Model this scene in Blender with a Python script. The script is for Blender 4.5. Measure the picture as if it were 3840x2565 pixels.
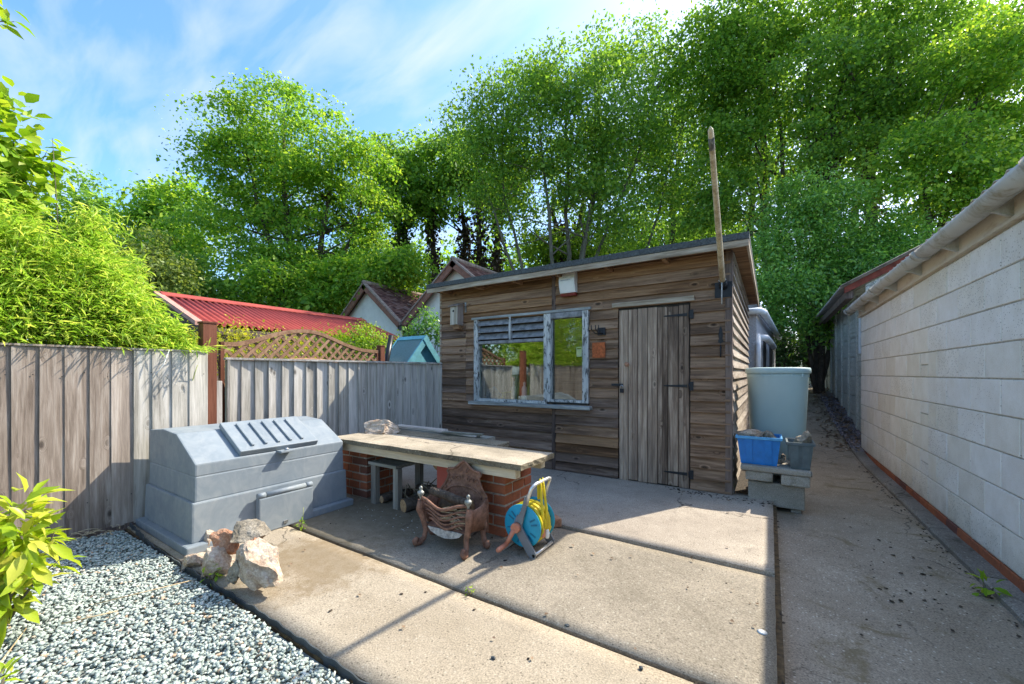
import bpy, bmesh, math, random
import numpy as np
from mathutils import Vector, Matrix, noise as mnoise

random.seed(7); RNG = np.random.default_rng(11)
for o in list(bpy.data.objects): bpy.data.objects.remove(o)
scene = bpy.context.scene
COL = scene.collection
rad = math.radians
U = random.uniform

# ------------------------------------------------------------------ camera
F_PX, SRC_W = 1500.0, 3840.0            # focal length in photo pixels
YAW = math.atan(967.0 / F_PX)           # camera turned left of the garage wall's direction (+Y)
EYE = 1.2
cam_data = bpy.data.cameras.new('camera'); cam = bpy.data.objects.new('camera', cam_data); COL.objects.link(cam)
cam.location = (0, 0, EYE); cam.rotation_euler = (rad(90), 0, YAW)
cam_data.sensor_width = 36; cam_data.lens = 36 * F_PX / SRC_W
cam_data.shift_y = 117.5 / SRC_W
cam_data.clip_start = 0.05; cam_data.clip_end = 2000
scene.camera = cam
scene.render.resolution_x = 1024; scene.render.resolution_y = 684

# ------------------------------------------------------------------ sky, sun, exposure
SUN = Vector((0.47, 0.82, 1.0)).normalized()        # towards the sun
SUN_EL = math.asin(SUN.z); SUN_ROT = math.atan2(SUN.x, SUN.y)
world = bpy.data.worlds.new('World'); scene.world = world; world.use_nodes = True
wn = world.node_tree.nodes; wl = world.node_tree.links; wn.clear()
w_out = wn.new('ShaderNodeOutputWorld'); w_bg = wn.new('ShaderNodeBackground'); sky = wn.new('ShaderNodeTexSky')
sky.sky_type = 'NISHITA'; sky.sun_disc = False; sky.sun_elevation = SUN_EL; sky.sun_rotation = SUN_ROT
sky.altitude = 50; sky.air_density = 1.0; sky.dust_density = 2.0; sky.ozone_density = 5.0
w_bg.inputs['Strength'].default_value = 0.15
tc = wn.new('ShaderNodeTexCoord'); sep = wn.new('ShaderNodeSeparateXYZ'); wl.new(tc.outputs['Generated'], sep.inputs[0])
zadd = wn.new('ShaderNodeMath'); zadd.operation = 'ADD'; zadd.inputs[1].default_value = 0.25; wl.new(sep.outputs['Z'], zadd.inputs[0])
def wdiv(s):
    n = wn.new('ShaderNodeMath'); n.operation = 'DIVIDE'; wl.new(s, n.inputs[0]); wl.new(zadd.outputs[0], n.inputs[1]); return n.outputs[0]
cxyz = wn.new('ShaderNodeCombineXYZ'); wl.new(wdiv(sep.outputs['X']), cxyz.inputs[0]); wl.new(wdiv(sep.outputs['Y']), cxyz.inputs[1])
cmap = wn.new('ShaderNodeMapping'); cmap.inputs['Rotation'].default_value = (0, 0, rad(38)); cmap.inputs['Scale'].default_value = (1.1, 3.6, 1.0)
wl.new(cxyz.outputs[0], cmap.inputs[0])
cn = wn.new('ShaderNodeTexNoise'); cn.inputs['Scale'].default_value = 2.3; cn.inputs['Detail'].default_value = 9; cn.inputs['Roughness'].default_value = 0.52
cn.inputs['Distortion'].default_value = 0.35; wl.new(cmap.outputs[0], cn.inputs['Vector'])
cr = wn.new('ShaderNodeValToRGB'); cr.color_ramp.elements[0].position = 0.42; cr.color_ramp.elements[1].position = 0.74
cr.color_ramp.elements[0].color = (0, 0, 0, 1); cr.color_ramp.elements[1].color = (0.62, 0.62, 0.62, 1); wl.new(cn.outputs['Fac'], cr.inputs[0])
cmix = wn.new('ShaderNodeMixRGB'); cmix.inputs[2].default_value = (1.95, 2.12, 2.35, 1)
wl.new(cr.outputs[0], cmix.inputs[0]); hs = wn.new('ShaderNodeHueSaturation'); hs.inputs['Saturation'].default_value = 1.16; hs.inputs['Value'].default_value = 0.90; wl.new(sky.outputs[0], hs.inputs['Color']); wb = wn.new('ShaderNodeMixRGB'); wb.blend_type = 'MULTIPLY'; wb.inputs[0].default_value = 1.0; wb.inputs[2].default_value = (1.0, 0.97, 0.92, 1); wl.new(hs.outputs[0], wb.inputs[1]); wl.new(wb.outputs[0], cmix.inputs[1]); wl.new(cmix.outputs[0], w_bg.inputs[0]); wl.new(w_bg.outputs[0], w_out.inputs[0])

sun_data = bpy.data.lights.new('sun', 'SUN'); sun_data.energy = 2.4; sun_data.angle = rad(0.55); sun_data.color = (1.0, 0.93, 0.80)
sun_ob = bpy.data.objects.new('sun', sun_data); COL.objects.link(sun_ob); sun_ob.location = (6, 10, 14)
sun_ob.rotation_euler = SUN.to_track_quat('Z', 'Y').to_euler()

scene.render.engine = 'CYCLES'
scene.view_settings.view_transform = 'Standard'; scene.view_settings.look = 'None'
scene.view_settings.exposure = 1.78; scene.view_settings.gamma = 1.0; scene.view_settings.use_curve_mapping = False
scene.cycles.max_bounces = 8; scene.cycles.transparent_max_bounces = 8

# ------------------------------------------------------------------ pixel -> place helpers (photo read at 2347 px wide)
PS = SRC_W / 2347.0
RIGHT = Vector((math.cos(YAW), math.sin(YAW), 0)); FWD = Vector((-math.sin(YAW), math.cos(YAW), 0)); EYEV = Vector((0, 0, EYE))
def ray(x, y): return RIGHT * ((x * PS - 1920) / F_PX) + FWD + Vector((0, 0, (1400 - y * PS) / F_PX))
def at(x, y, depth): return EYEV + ray(x, y) * depth
def on_y(x, y, Y): r = ray(x, y); return EYEV + r * (Y / r.y)
def on_x(x, y, X): r = ray(x, y); return EYEV + r * (X / r.x)
def on_z(x, y, Z=0): r = ray(x, y); return EYEV + r * ((Z - EYE) / r.z)
def px(n, depth): return n * PS / F_PX * depth

# ------------------------------------------------------------------ material helpers
class NT:
    def __init__(s, name):
        s.m = bpy.data.materials.new(name); s.m.use_nodes = True; s.t = s.m.node_tree; s.t.nodes.clear()
        s.out = s.t.nodes.new('ShaderNodeOutputMaterial')
    def n(s, typ, props=None, **inp):
        nd = s.t.nodes.new('ShaderNode' + typ)
        for k, v in (props or {}).items(): setattr(nd, k, v)
        for k, v in inp.items():
            k = k.replace('_', ' ')
            sock = nd.inputs[int(k[1:])] if k[0] == 'i' and k[1:].isdigit() else nd.inputs[k]
            s.set(sock, v)
        return nd
    def set(s, sock, v):
        if isinstance(v, bpy.types.NodeSocket): s.t.links.new(v, sock)
        else:
            if isinstance(v, (tuple, list)) and len(v) == 3 and sock.type == 'RGBA': v = (*v, 1)
            sock.default_value = v
    def coord(s, scale=(1, 1, 1), rnd=0.0, which='Object'):
        c = s.n('TexCoord').outputs[which]
        if rnd:
            r = s.n('ObjectInfo').outputs['Random']
            k = s.n('Math', {'operation': 'MULTIPLY'}, i0=r, i1=rnd).outputs[0]
            c = s.n('VectorMath', {'operation': 'ADD'}, i0=c, i1=s.n('CombineXYZ', None, i0=k, i1=k, i2=k).outputs[0]).outputs[0]
        return s.n('Mapping', None, Vector=c, Scale=scale).outputs[0]
    def noise(s, vec, scale, detail=5, rough=0.55, dist=0.0):
        return s.n('TexNoise', None, Vector=vec, Scale=scale, Detail=detail, Roughness=rough, Distortion=dist).outputs['Fac']
    def voro(s, vec, scale, out='Distance', feature='F1', rnd=1.0):
        return s.n('TexVoronoi', {'feature': feature}, Vector=vec, Scale=scale, Randomness=rnd).outputs[out]
    def ramp(s, fac, *stops):
        nd = s.n('ValToRGB'); e = nd.color_ramp.elements
        while len(e) < len(stops): e.new(0.5)
        for el, (p, c) in zip(e, stops):
            el.position = p; el.color = (*c, 1) if isinstance(c, tuple) else (c, c, c, 1)
        s.set(nd.inputs[0], fac); return nd.outputs[0]
    def mix(s, fac, a, b, mode='MIX'):
        nd = s.n('MixRGB', {'blend_type': mode}); s.set(nd.inputs[0], fac); s.set(nd.inputs[1], a); s.set(nd.inputs[2], b); return nd.outputs[0]
    def math(s, op, a, b=0.0, clamp=False):
        return s.n('Math', {'operation': op, 'use_clamp': clamp}, i0=a, i1=b).outputs[0]
    def rand(s): return s.n('ObjectInfo').outputs['Random']
    def island(s): return s.n('NewGeometry').outputs['Random Per Island']
    def bump(s, h, strength=0.4, dist=0.01): return s.n('Bump', None, Strength=strength, Distance=dist, Height=h).outputs[0]
    def finish(s, col, rough=0.8, normal=None, metal=0.0, spec=0.4, **kw):
        b = s.n('BsdfPrincipled'); s.set(b.inputs['Base Color'], col); s.set(b.inputs['Roughness'], rough); s.set(b.inputs['Metallic'], metal)
        s.set(b.inputs['Specular IOR Level'], spec)
        if normal is not None: s.set(b.inputs['Normal'], normal)
        for k, v in kw.items(): s.set(b.inputs[k.replace('_', ' ')], v)
        s.t.links.new(b.outputs[0], s.out.inputs[0]); return s.m

def plain(name, col, rough=0.5, metal=0.0, var=0.12, scale=9.0, bump=0.0, spec=0.4):
    t = NT(name); v = t.coord(rnd=13.0); n = t.noise(v, scale, 6, 0.6)
    dark = tuple(c * (1 - var * 1.6) for c in col); lite = tuple(min(1, c * (1 + var)) for c in col)
    c = t.ramp(n, (0.3, dark), (0.7, lite))
    f = t.noise(v, scale * 9, 3)
    return t.finish(c, t.ramp(f, (0.3, max(0.05, rough - 0.08)), (0.7, min(1, rough + 0.1))), t.bump(f, bump, 0.004) if bump else None, metal, spec)

def wood(name, dark, mid, lite, axis=0, knot=True, green=None, rough=0.85, hue=0.25, spots=0.8):
    t = NT(name)
    sc = [9.0, 9.0, 9.0]; sc[axis] = 0.55
    v = t.coord(tuple(sc), 41.0)
    ks = [7.0, 7.0, 7.0]; ks[axis] = 3.4
    kv = t.coord(tuple(ks), 41.0)
    kd = t.voro(kv, 1.0)
    warp = t.ramp(kd, (0.0, 1.0), (0.22, 0.0))
    vv = t.n('VectorMath', {'operation': 'ADD'}, i0=v, i1=t.n('VectorMath', {'operation': 'SCALE'}, i0=(1.0, 1.0, 1.0), Scale=t.math('MULTIPLY', warp, 0.8 if knot else 0)).outputs[0]).outputs[0]
    g1 = t.noise(vv, 1.0, 4, 0.6, 0.8)
    g2 = t.noise(vv, 5.5, 6, 0.7, 0.3)
    g = t.math('ADD', t.math('MULTIPLY', g1, 0.5), t.math('MULTIPLY', g2, 0.5))
    c = t.ramp(g, (0.40, dark), (0.5, mid), (0.60, lite))
    big = t.noise(t.coord((1.3, 1.3, 1.3), 23.0), 1.2, 3)
    c = t.mix(t.ramp(big, (0.35, 0.0), (0.7, 0.55)), c, t.mix(0.5, c, green or dark))
    r = t.rand()
    c = t.mix(hue, c, t.ramp(r, (0.0, tuple(x * 0.55 for x in mid)), (0.5, mid), (1.0, tuple(min(1, x * 1.35) for x in lite))), 'MIX')
    if knot:
        km = t.ramp(kd, (0.06, 1.0), (0.13, 0.0)); c = t.mix(t.math('MULTIPLY', km, spots), c, tuple(x * 0.3 for x in dark))
    return t.finish(c, rough, t.bump(g2, 0.55, 0.006), spec=0.25)

def leafmat(name, a, b, c=None, trans=0.5, tint=(1.16, 1.10, 0.52), gloss=0.45, spec=0.35):
    t = NT(name); r = t.island(); c = c or b
    col = t.ramp(r, (0.0, a), (0.55, b), (0.95, c))
    tcol = t.mix(1.0, col, tint, 'MULTIPLY')
    p = t.n('BsdfPrincipled'); t.set(p.inputs['Base Color'], col); p.inputs['Roughness'].default_value = gloss; p.inputs['Specular IOR Level'].default_value = spec
    tr = t.n('BsdfTranslucent'); t.set(tr.inputs[0], tcol)
    m = t.n('MixShader'); m.inputs[0].default_value = trans
    t.t.links.new(p.outputs[0], m.inputs[1]); t.t.links.new(tr.outputs[0], m.inputs[2]); t.t.links.new(m.outputs[0], t.out.inputs[0])
    return t.m

def concrete(name, lite, dark, speck, stain=None, fine=130.0, rnd=7.0, moss=None):
    t = NT(name); v = t.coord(rnd=rnd)
    big = t.noise(v, 1.7, 6, 0.62); c = t.ramp(big, (0.3, dark), (0.68, lite))
    f = t.noise(v, fine, 3, 0.7); c = t.mix(0.5, c, t.ramp(f, (0.32, (0.12, 0.11, 0.10)), (0.5, (0.5, 0.5, 0.5)), (0.68, (0.92, 0.92, 0.92))), 'OVERLAY')
    vc = t.voro(v, fine * 0.55, 'Color'); vd = t.voro(v, fine * 0.55)
    vsel = t.n('SeparateColor', None, i0=vc).outputs[0]
    m = t.math('MULTIPLY', t.ramp(vsel, (0.86, 0.0), (0.90, 0.7)), t.ramp(vd, (0.2, 1.0), (0.42, 0.0)))
    c = t.mix(m, c, speck)
    m2 = t.math('MULTIPLY', t.ramp(vsel, (0.12, 1.0), (0.16, 0.0)), t.ramp(vd, (0.2, 1.0), (0.4, 0.0)))
    c = t.mix(t.math('MULTIPLY', m2, 0.7), c, tuple(x * 0.3 for x in dark))
    blot = t.noise(v, 6.5, 8, 0.75, 1.2); c = t.mix(t.ramp(blot, (0.52, 0.0), (0.72, 0.5)), c, tuple(x * 0.6 for x in dark))
    cv = t.n('VectorMath', {'operation': 'ADD'}, i0=v, i1=t.n('VectorMath', {'operation': 'SCALE'}, i0=t.n('TexNoise', None, Vector=v, Scale=3.0, Detail=6.0).outputs['Color'], Scale=0.5).outputs[0]).outputs[0]
    ck = t.math('MULTIPLY', t.ramp(t.voro(cv, 0.75, 'Distance', 'DISTANCE_TO_EDGE'), (0.002, 1.0), (0.006, 0.0)), t.ramp(t.noise(v, 0.8, 2), (0.5, 0.0), (0.56, 0.85)))
    c = t.mix(ck, c, (0.05, 0.04, 0.03))
    if moss:
        mn = t.noise(v, 3.1, 8, 0.7, 0.6); c = t.mix(t.ramp(mn, (0.56, 0.0), (0.66, 0.75)), c, moss)
    if stain:
        (sx, sy), sr, scol = stain
        w = t.n('NewGeometry').outputs['Position']
        d = t.n('VectorMath', {'operation': 'DISTANCE'}, i0=w, i1=(sx, sy, 0.0)).outputs['Value']
        e = t.math('ADD', d, t.math('MULTIPLY', t.math('SUBTRACT', t.noise(w, 3.5, 9, 0.78), 0.5), 1.3))
        c = t.mix(t.ramp(t.math('DIVIDE', e, sr), (0.55, 0.75), (0.95, 0.0)), c, t.mix(t.ramp(t.noise(w, 14.0, 6, 0.7), (0.4, 0.0), (0.65, 0.5)), scol, dark))
    return t.finish(c, 0.9, t.bump(f, 0.35, 0.003), spec=0.25)

M = {}
M['slab'] = concrete('beige concrete', (0.371, 0.316, 0.237), (0.286, 0.238, 0.171), (0.443, 0.400, 0.318), ((-2.45, 1.50), 0.52, (0.178, 0.128, 0.068)))  # warm beige base colour of the front slabs, with one brown stain
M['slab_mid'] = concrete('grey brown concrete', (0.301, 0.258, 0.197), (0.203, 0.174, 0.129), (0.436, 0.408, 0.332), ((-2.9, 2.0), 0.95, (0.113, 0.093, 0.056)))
M['slab_shed'] = concrete('pale concrete', (0.432, 0.370, 0.292), (0.297, 0.250, 0.197), (0.540, 0.491, 0.410), moss=None)
M['path'] = concrete('dark path concrete', (0.394, 0.324, 0.241), (0.265, 0.210, 0.148), (0.691, 0.620, 0.494), fine=120.0, moss=(0.180, 0.136, 0.067))
M['kerb'] = concrete('kerb concrete', (0.296, 0.265, 0.227), (0.165, 0.144, 0.116), (0.492, 0.456, 0.404), moss=(0.061, 0.053, 0.035))
M['cast'] = concrete('weathered cast concrete', (0.426, 0.385, 0.322), (0.261, 0.230, 0.180), (0.533, 0.494, 0.426), fine=190, moss=(0.142, 0.127, 0.077))
M['bench_slab'] = concrete('bench slab', (0.474, 0.400, 0.294), (0.258, 0.215, 0.152), (0.536, 0.480, 0.389), fine=170, moss=(0.175, 0.150, 0.104))
M['bench_edge'] = concrete('mossy edge and painted rear shade', (0.22, 0.19, 0.135), (0.10, 0.085, 0.055), (0.40, 0.36, 0.29), fine=120, moss=(0.06, 0.055, 0.035))  # moss on the slab edges; also the dark colour of the rear slab
M['panel'] = concrete('precast panel', (0.589, 0.598, 0.531), (0.402, 0.416, 0.370), (0.670, 0.650, 0.593), fine=70)
M['soil'] = plain('soil', (0.06, 0.045, 0.03), 0.95, var=0.5, scale=30, bump=0.8)
M['joint'] = plain('mossy joint fill', (0.13, 0.085, 0.04), 0.95, var=0.45, scale=24, bump=0.9)
M['grass'] = plain('rough ground', (0.05, 0.07, 0.02), 0.95, var=0.5, scale=2)
def block_mat():
    t = NT('concrete block'); v = t.coord(rnd=17.0); r = t.rand()
    c = t.ramp(r, (0.0, (0.80, 0.75, 0.65)), (0.35, (0.87, 0.83, 0.75)), (0.7, (0.89, 0.86, 0.80)), (1.0, (0.85, 0.82, 0.78)))
    n = t.noise(v, 5.0, 6, 0.65); c = t.mix(t.ramp(n, (0.35, 0.0), (0.75, 0.4)), c, (0.56, 0.49, 0.38))
    w = t.n('NewGeometry').outputs['Position']; wz = t.n('SeparateXYZ', None, i0=w).outputs[2]
    sp = t.ramp(t.math('ADD', wz, t.math('MULTIPLY', t.noise(w, 5.0, 8, 0.75), 0.55)), (0.20, 0.6), (0.50, 0.0)); c = t.mix(sp, c, (0.36, 0.32, 0.25))
    c = t.mix(t.ramp(t.noise(w, 0.9, 6, 0.7), (0.5, 0.0), (0.72, 0.35)), c, (0.58, 0.53, 0.43))
    f = t.noise(v, 190.0, 2, 0.6); c = t.mix(0.5, c, t.ramp(f, (0.3, (0.25, 0.25, 0.25)), (0.5, (0.5, 0.5, 0.5)), (0.7, (0.7, 0.7, 0.7))), 'OVERLAY')
    vc = t.n('SeparateColor', None, i0=t.voro(v, 75.0, 'Color')).outputs[0]; vd = t.voro(v, 75.0)
    pit = t.math('MULTIPLY', t.ramp(vc, (0.80, 0.0), (0.83, 1.0)), t.ramp(vd, (0.22, 1.0), (0.36, 0.0)))
    c = t.mix(t.math('MULTIPLY', pit, 0.75), c, (0.22, 0.19, 0.15))
    return t.finish(c, 0.93, t.bump(t.math('SUBTRACT', f, pit), 0.5, 0.004), spec=0.2)
M['block'] = block_mat()
M['mortar'] = plain('block mortar', (0.50, 0.46, 0.39), 0.95, var=0.2, scale=30, bump=0.5)
M['mortar_red'] = plain('brick mortar', (0.42, 0.37, 0.30), 0.95, var=0.25, scale=40, bump=0.6)
def brick_mat():
    t = NT('red brick'); v = t.coord(rnd=29.0); r = t.rand()
    c = t.ramp(r, (0.0, (0.36, 0.115, 0.052)), (0.4, (0.42, 0.14, 0.065)), (0.7, (0.33, 0.10, 0.052)), (0.86, (0.15, 0.065, 0.055)), (1.0, (0.21, 0.09, 0.055)))
    n = t.noise(v, 22.0, 6, 0.7); c = t.mix(t.ramp(n, (0.4, 0.0), (0.75, 0.65)), c, (0.14, 0.07, 0.055))
    f = t.noise(v, 120.0, 3); c = t.mix(t.ramp(f, (0.62, 0.0), (0.75, 0.4)), c, (0.50, 0.36, 0.26))
    return t.finish(c, 0.9, t.bump(f, 0.5, 0.004), spec=0.2)
M['brick'] = brick_mat()

G = dict(hue=0.30)
M['board'] = wood('weathered shed board', (0.063, 0.037, 0.022), (0.231, 0.139, 0.083), (0.448, 0.296, 0.189), 0, **G)
M['board_orange'] = wood('sheltered shed board', (0.063, 0.033, 0.016), (0.229, 0.120, 0.057), (0.423, 0.261, 0.142), 0, **G)
M['board_dark'] = wood('damp shed board', (0.038, 0.025, 0.017), (0.139, 0.090, 0.063), (0.304, 0.217, 0.162), 0, **G)
M['board_side'] = wood('side shed board', (0.16, 0.12, 0.09), (0.38, 0.31, 0.245), (0.56, 0.49, 0.41), 0, **G)
M['plank_door'] = wood('door plank', (0.068, 0.045, 0.032), (0.253, 0.177, 0.124), (0.574, 0.442, 0.327), 2, **G)
M['trim'] = wood('weathered trim', (0.142, 0.103, 0.066), (0.379, 0.305, 0.218), (0.592, 0.506, 0.393), 0, hue=0.15, knot=False)
M['trim_y'] = wood('weathered trim lengthwise', (0.124, 0.090, 0.057), (0.330, 0.265, 0.190), (0.515, 0.440, 0.342), 1, hue=0.15, knot=False)
M['post_dark'] = wood('dark batten', (0.042, 0.031, 0.025), (0.119, 0.084, 0.067), (0.238, 0.175, 0.140), 2, hue=0.2)
M['fence'] = wood('brown grey fence board', (0.140, 0.104, 0.080), (0.306, 0.246, 0.197), (0.477, 0.413, 0.352), 2, hue=0.25)
M['fence_grey'] = wood('silver fence board', (0.211, 0.194, 0.168), (0.445, 0.412, 0.360), (0.635, 0.596, 0.537), 2, hue=0.22, green=(0.234, 0.227, 0.146))
M['rail_grey'] = wood('silver fence rail', (0.227, 0.200, 0.171), (0.474, 0.430, 0.370), (0.639, 0.590, 0.522), 0, hue=0.1)
M['red_wood'] = wood('red brown stained post', (0.085, 0.03, 0.018), (0.16, 0.058, 0.033), (0.22, 0.085, 0.05), 2, hue=0.15, knot=False)
M['lattice'] = wood('brown lattice', (0.15, 0.08, 0.045), (0.27, 0.155, 0.09), (0.38, 0.24, 0.15), 0, hue=0.2, knot=False)
M['cream_wood'] = wood('cream painted beam', (0.515, 0.430, 0.294), (0.639, 0.550, 0.399), (0.721, 0.650, 0.503), 0, hue=0.05, knot=False)
M['pole'] = wood('flagpole wood', (0.345, 0.253, 0.138), (0.575, 0.460, 0.287), (0.713, 0.609, 0.425), 2, hue=0.05, knot=False, rough=0.6)
M['stoolwood'] = wood('old grey timber', (0.10, 0.095, 0.08), (0.21, 0.20, 0.17), (0.36, 0.345, 0.30), 2, hue=0.2)
M['stooltop'] = wood('old grey timber top', (0.12, 0.12, 0.095), (0.24, 0.24, 0.20), (0.38, 0.375, 0.33), 0, hue=0.2)
M['birdwood'] = wood('bird box timber', (0.13, 0.09, 0.075), (0.27, 0.215, 0.18), (0.43, 0.37, 0.32), 2, hue=0.3)
M['birdfront'] = wood('bird box pale front', (0.26, 0.22, 0.16), (0.46, 0.41, 0.32), (0.6, 0.55, 0.45), 2, hue=0.1)
def peel():
    t = NT('peeling white paint'); v = t.coord((1.0, 1.0, 0.3), 5.0)
    n = t.noise(v, 26.0, 8, 0.75, 0.5); m = t.ramp(n, (0.52, 0.0), (0.57, 1.0))
    c = t.mix(m, t.ramp(t.noise(v, 9.0, 5), (0.35, (0.36, 0.38, 0.37)), (0.65, (0.60, 0.60, 0.565))), t.ramp(t.noise(v, 60.0, 4), (0.3, (0.045, 0.05, 0.052)), (0.7, (0.13, 0.13, 0.12))))
    return t.finish(c, 0.7, t.bump(t.math('SUBTRACT', 1.0, m), 0.5, 0.004))
M['peel'] = peel()
M['sill'] = wood('grey window sill', (0.144, 0.154, 0.146), (0.346, 0.364, 0.346), (0.606, 0.616, 0.572), 0, hue=0.05, knot=False)
M['louvre'] = plain('grey louvre slat', (0.254, 0.255, 0.257), 0.6, var=0.35, scale=14)
M['felt'] = plain('green grey roofing felt', (0.085, 0.095, 0.095), 0.95, var=0.35, scale=60, bump=0.8)
M['bunker'] = (lambda t: t.finish(t.mix(t.ramp(t.noise(t.coord((0.900, 0.900, 0.570)), 9.0, 7, 0.7, 0.8), (0.42, 0.0), (0.72, 0.6)),
    t.ramp(t.noise(t.coord(), 2.6, 7, 0.7), (0.3, (0.165, 0.20, 0.228)), (0.7, (0.235, 0.272, 0.295))), (0.33, 0.35, 0.35)),
    t.ramp(t.noise(t.coord(), 30.0, 4), (0.3, 0.46), (0.7, 0.62)), t.bump(t.noise(t.coord(), 260.0, 2), 0.12, 0.002), spec=0.45))(NT('grey bunker plastic'))
M['iron'] = (lambda t: t.finish(t.ramp(t.noise(t.coord(), 26.0, 7, 0.7), (0.3, (0.10, 0.05, 0.033)), (0.5, (0.22, 0.115, 0.075)), (0.72, (0.34, 0.19, 0.13))), 0.85,
    t.bump(t.noise(t.coord(), 140.0, 4), 0.5, 0.003), spec=0.3))(NT('rusty cast iron'))
M['pewter'] = plain('pale pewter', (0.34, 0.35, 0.32), 0.55, 0.5, 0.3, 60)
M['ash'] = plain('pale plaster tray', (0.50, 0.48, 0.44), 0.9, 0, 0.35, 60, 0.6)
M['bark'] = (lambda t: t.finish(t.ramp(t.noise(t.coord((3, 3, 1.0)), 9.0, 7, 0.75, 0.6), (0.3, (0.035, 0.026, 0.02)), (0.55, (0.10, 0.08, 0.062)), (0.75, (0.19, 0.165, 0.135))), 0.95,
    t.bump(t.noise(t.coord((3, 3, 1)), 22.0, 5), 0.8, 0.02), spec=0.15))(NT('bark'))
M['bark_pale'] = (lambda t: t.finish(t.ramp(t.noise(t.coord((2, 2, 1.0)), 4.0, 7, 0.75, 0.6), (0.3, (0.07, 0.06, 0.04)), (0.55, (0.16, 0.145, 0.105)), (0.75, (0.26, 0.24, 0.19))), 0.95, spec=0.15))(NT('pale bark'))
M['logend'] = (lambda t: t.finish(t.ramp(t.noise(t.coord(), 35.0, 4), (0.3, (0.30, 0.17, 0.08)), (0.7, (0.52, 0.36, 0.20))), 0.85))(NT('cut log end'))
def rock_mat(name, a, b, c):
    t = NT(name); v = t.coord(rnd=11.0); n = t.noise(v, 11.0, 8, 0.7, 0.4)
    col = t.ramp(n, (0.3, a), (0.5, b), (0.72, c)); f = t.noise(v, 85.0, 4, 0.7)
    col = t.mix(0.6, col, t.ramp(f, (0.3, (0.2, 0.2, 0.2)), (0.55, (0.5, 0.5, 0.5)), (0.7, (0.8, 0.8, 0.8))), 'OVERLAY')
    return t.finish(col, 0.95, t.bump(t.math('ADD', n, t.math('MULTIPLY', f, 0.5)), 0.9, 0.012), spec=0.2)
M['rubble'] = rock_mat('pale rubble', (0.30, 0.19, 0.12), (0.50, 0.40, 0.30), (0.66, 0.58, 0.48))
M['rubble_red'] = rock_mat('brick rubble', (0.34, 0.14, 0.075), (0.48, 0.25, 0.15), (0.55, 0.40, 0.28))
M['rubble_grey'] = rock_mat('lichened stone', (0.10, 0.085, 0.06), (0.29, 0.25, 0.19), (0.46, 0.41, 0.33))
def gravel_mat(name, a, b, c, d):
    t = NT(name); r = t.island()
    col = t.ramp(r, (0.0, a), (0.22, b), (0.55, c), (0.93, d), (0.985, (0.42, 0.30, 0.20)))
    f = t.noise(t.coord(), 160.0, 3); col = t.mix(0.35, col, t.ramp(f, (0.3, (0.25, 0.25, 0.25)), (0.7, (0.75, 0.75, 0.75))), 'OVERLAY')
    return t.finish(col, 0.75, spec=0.35)
M['gravel'] = gravel_mat('green grey gravel', (0.149, 0.181, 0.169), (0.282, 0.335, 0.307), (0.376, 0.432, 0.391), (0.517, 0.557, 0.508))
M['slate'] = gravel_mat('purple slate chips', (0.10, 0.085, 0.095), (0.16, 0.14, 0.155), (0.22, 0.20, 0.215), (0.30, 0.27, 0.28))
M['gravel_base'] = plain('gravel bed', (0.27, 0.30, 0.28), 0.95, var=0.35, scale=70, bump=0.8)
M['edging'] = plain('dark plastic edging', (0.055, 0.065, 0.07), 0.6, var=0.3, scale=12)
M['teal'] = plain('teal playhouse paint', (0.125, 0.375, 0.450), 0.6, var=0.15, scale=12)
M['teal_felt'] = plain('green mineral felt', (0.15, 0.24, 0.235), 0.95, var=0.2, scale=90, bump=0.6)
M['blackp'] = plain('black plastic', (0.012, 0.013, 0.015), 0.35, var=0.3)
M['black_iron'] = plain('black iron', (0.018, 0.018, 0.02), 0.55, var=0.3, scale=40, bump=0.3)
M['redroof'] = plain('red bitumen sheet', (0.378, 0.061, 0.045), 0.75, var=0.16, scale=3, bump=0.2)
M['redtrim'] = plain('pale red verge', (0.50, 0.27, 0.21), 0.8, var=0.15, scale=6)
M['render'] = plain('cream render', (0.726, 0.704, 0.594), 0.9, var=0.07, scale=4, bump=0.3)
M['barge'] = plain('brown bargeboard', (0.25, 0.115, 0.07), 0.75, var=0.2, scale=12)
M['tile'] = (lambda t: t.finish(t.ramp(t.island(), (0.0, (0.09, 0.045, 0.04)), (0.4, (0.17, 0.085, 0.07)), (0.75, (0.23, 0.12, 0.095)), (1.0, (0.30, 0.20, 0.17))), 0.9, spec=0.2))(NT('clay roof tile'))
M['ridge'] = plain('ridge mortar', (0.32, 0.24, 0.19), 0.9, var=0.25, scale=12)
M['pebble'] = (lambda t: t.finish(t.mix(t.ramp(t.voro(t.coord(), 60.0), (0.2, 0.8), (0.5, 0.0)), (0.540, 0.540, 0.553), t.ramp(t.n('SeparateColor', None, i0=t.voro(t.coord(), 60.0, 'Color')).outputs[0], (0.2, (0.297, 0.270, 0.270)), (0.8, (0.837, 0.837, 0.851)))), 0.9,
    t.bump(t.voro(t.coord(), 60.0), 0.6, 0.01)))(NT('pebbledash'))
M['gutter'] = (lambda t: t.finish(t.mix(t.ramp(t.noise(t.coord(), 5.0, 8, 0.75, 0.5), (0.5, 0.0), (0.66, 0.8)), t.ramp(t.noise(t.coord(), 2.0, 4), (0.3, (0.44, 0.43, 0.40)), (0.7, (0.55, 0.54, 0.50))), (0.24, 0.19, 0.09)), 0.8))(NT('lichened gutter'))
M['pvc'] = plain('grey white pvc', (0.825, 0.862, 0.875), 0.45, var=0.12, scale=6)
M['fascia'] = (lambda t: t.finish(t.mix(t.ramp(t.noise(t.coord((1, 0.6, 2)), 7.0, 7, 0.7), (0.5, 0.0), (0.72, 0.75)), (0.62, 0.54, 0.42), (0.36, 0.23, 0.13)), 0.85))(NT('stained cream fascia'))
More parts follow.
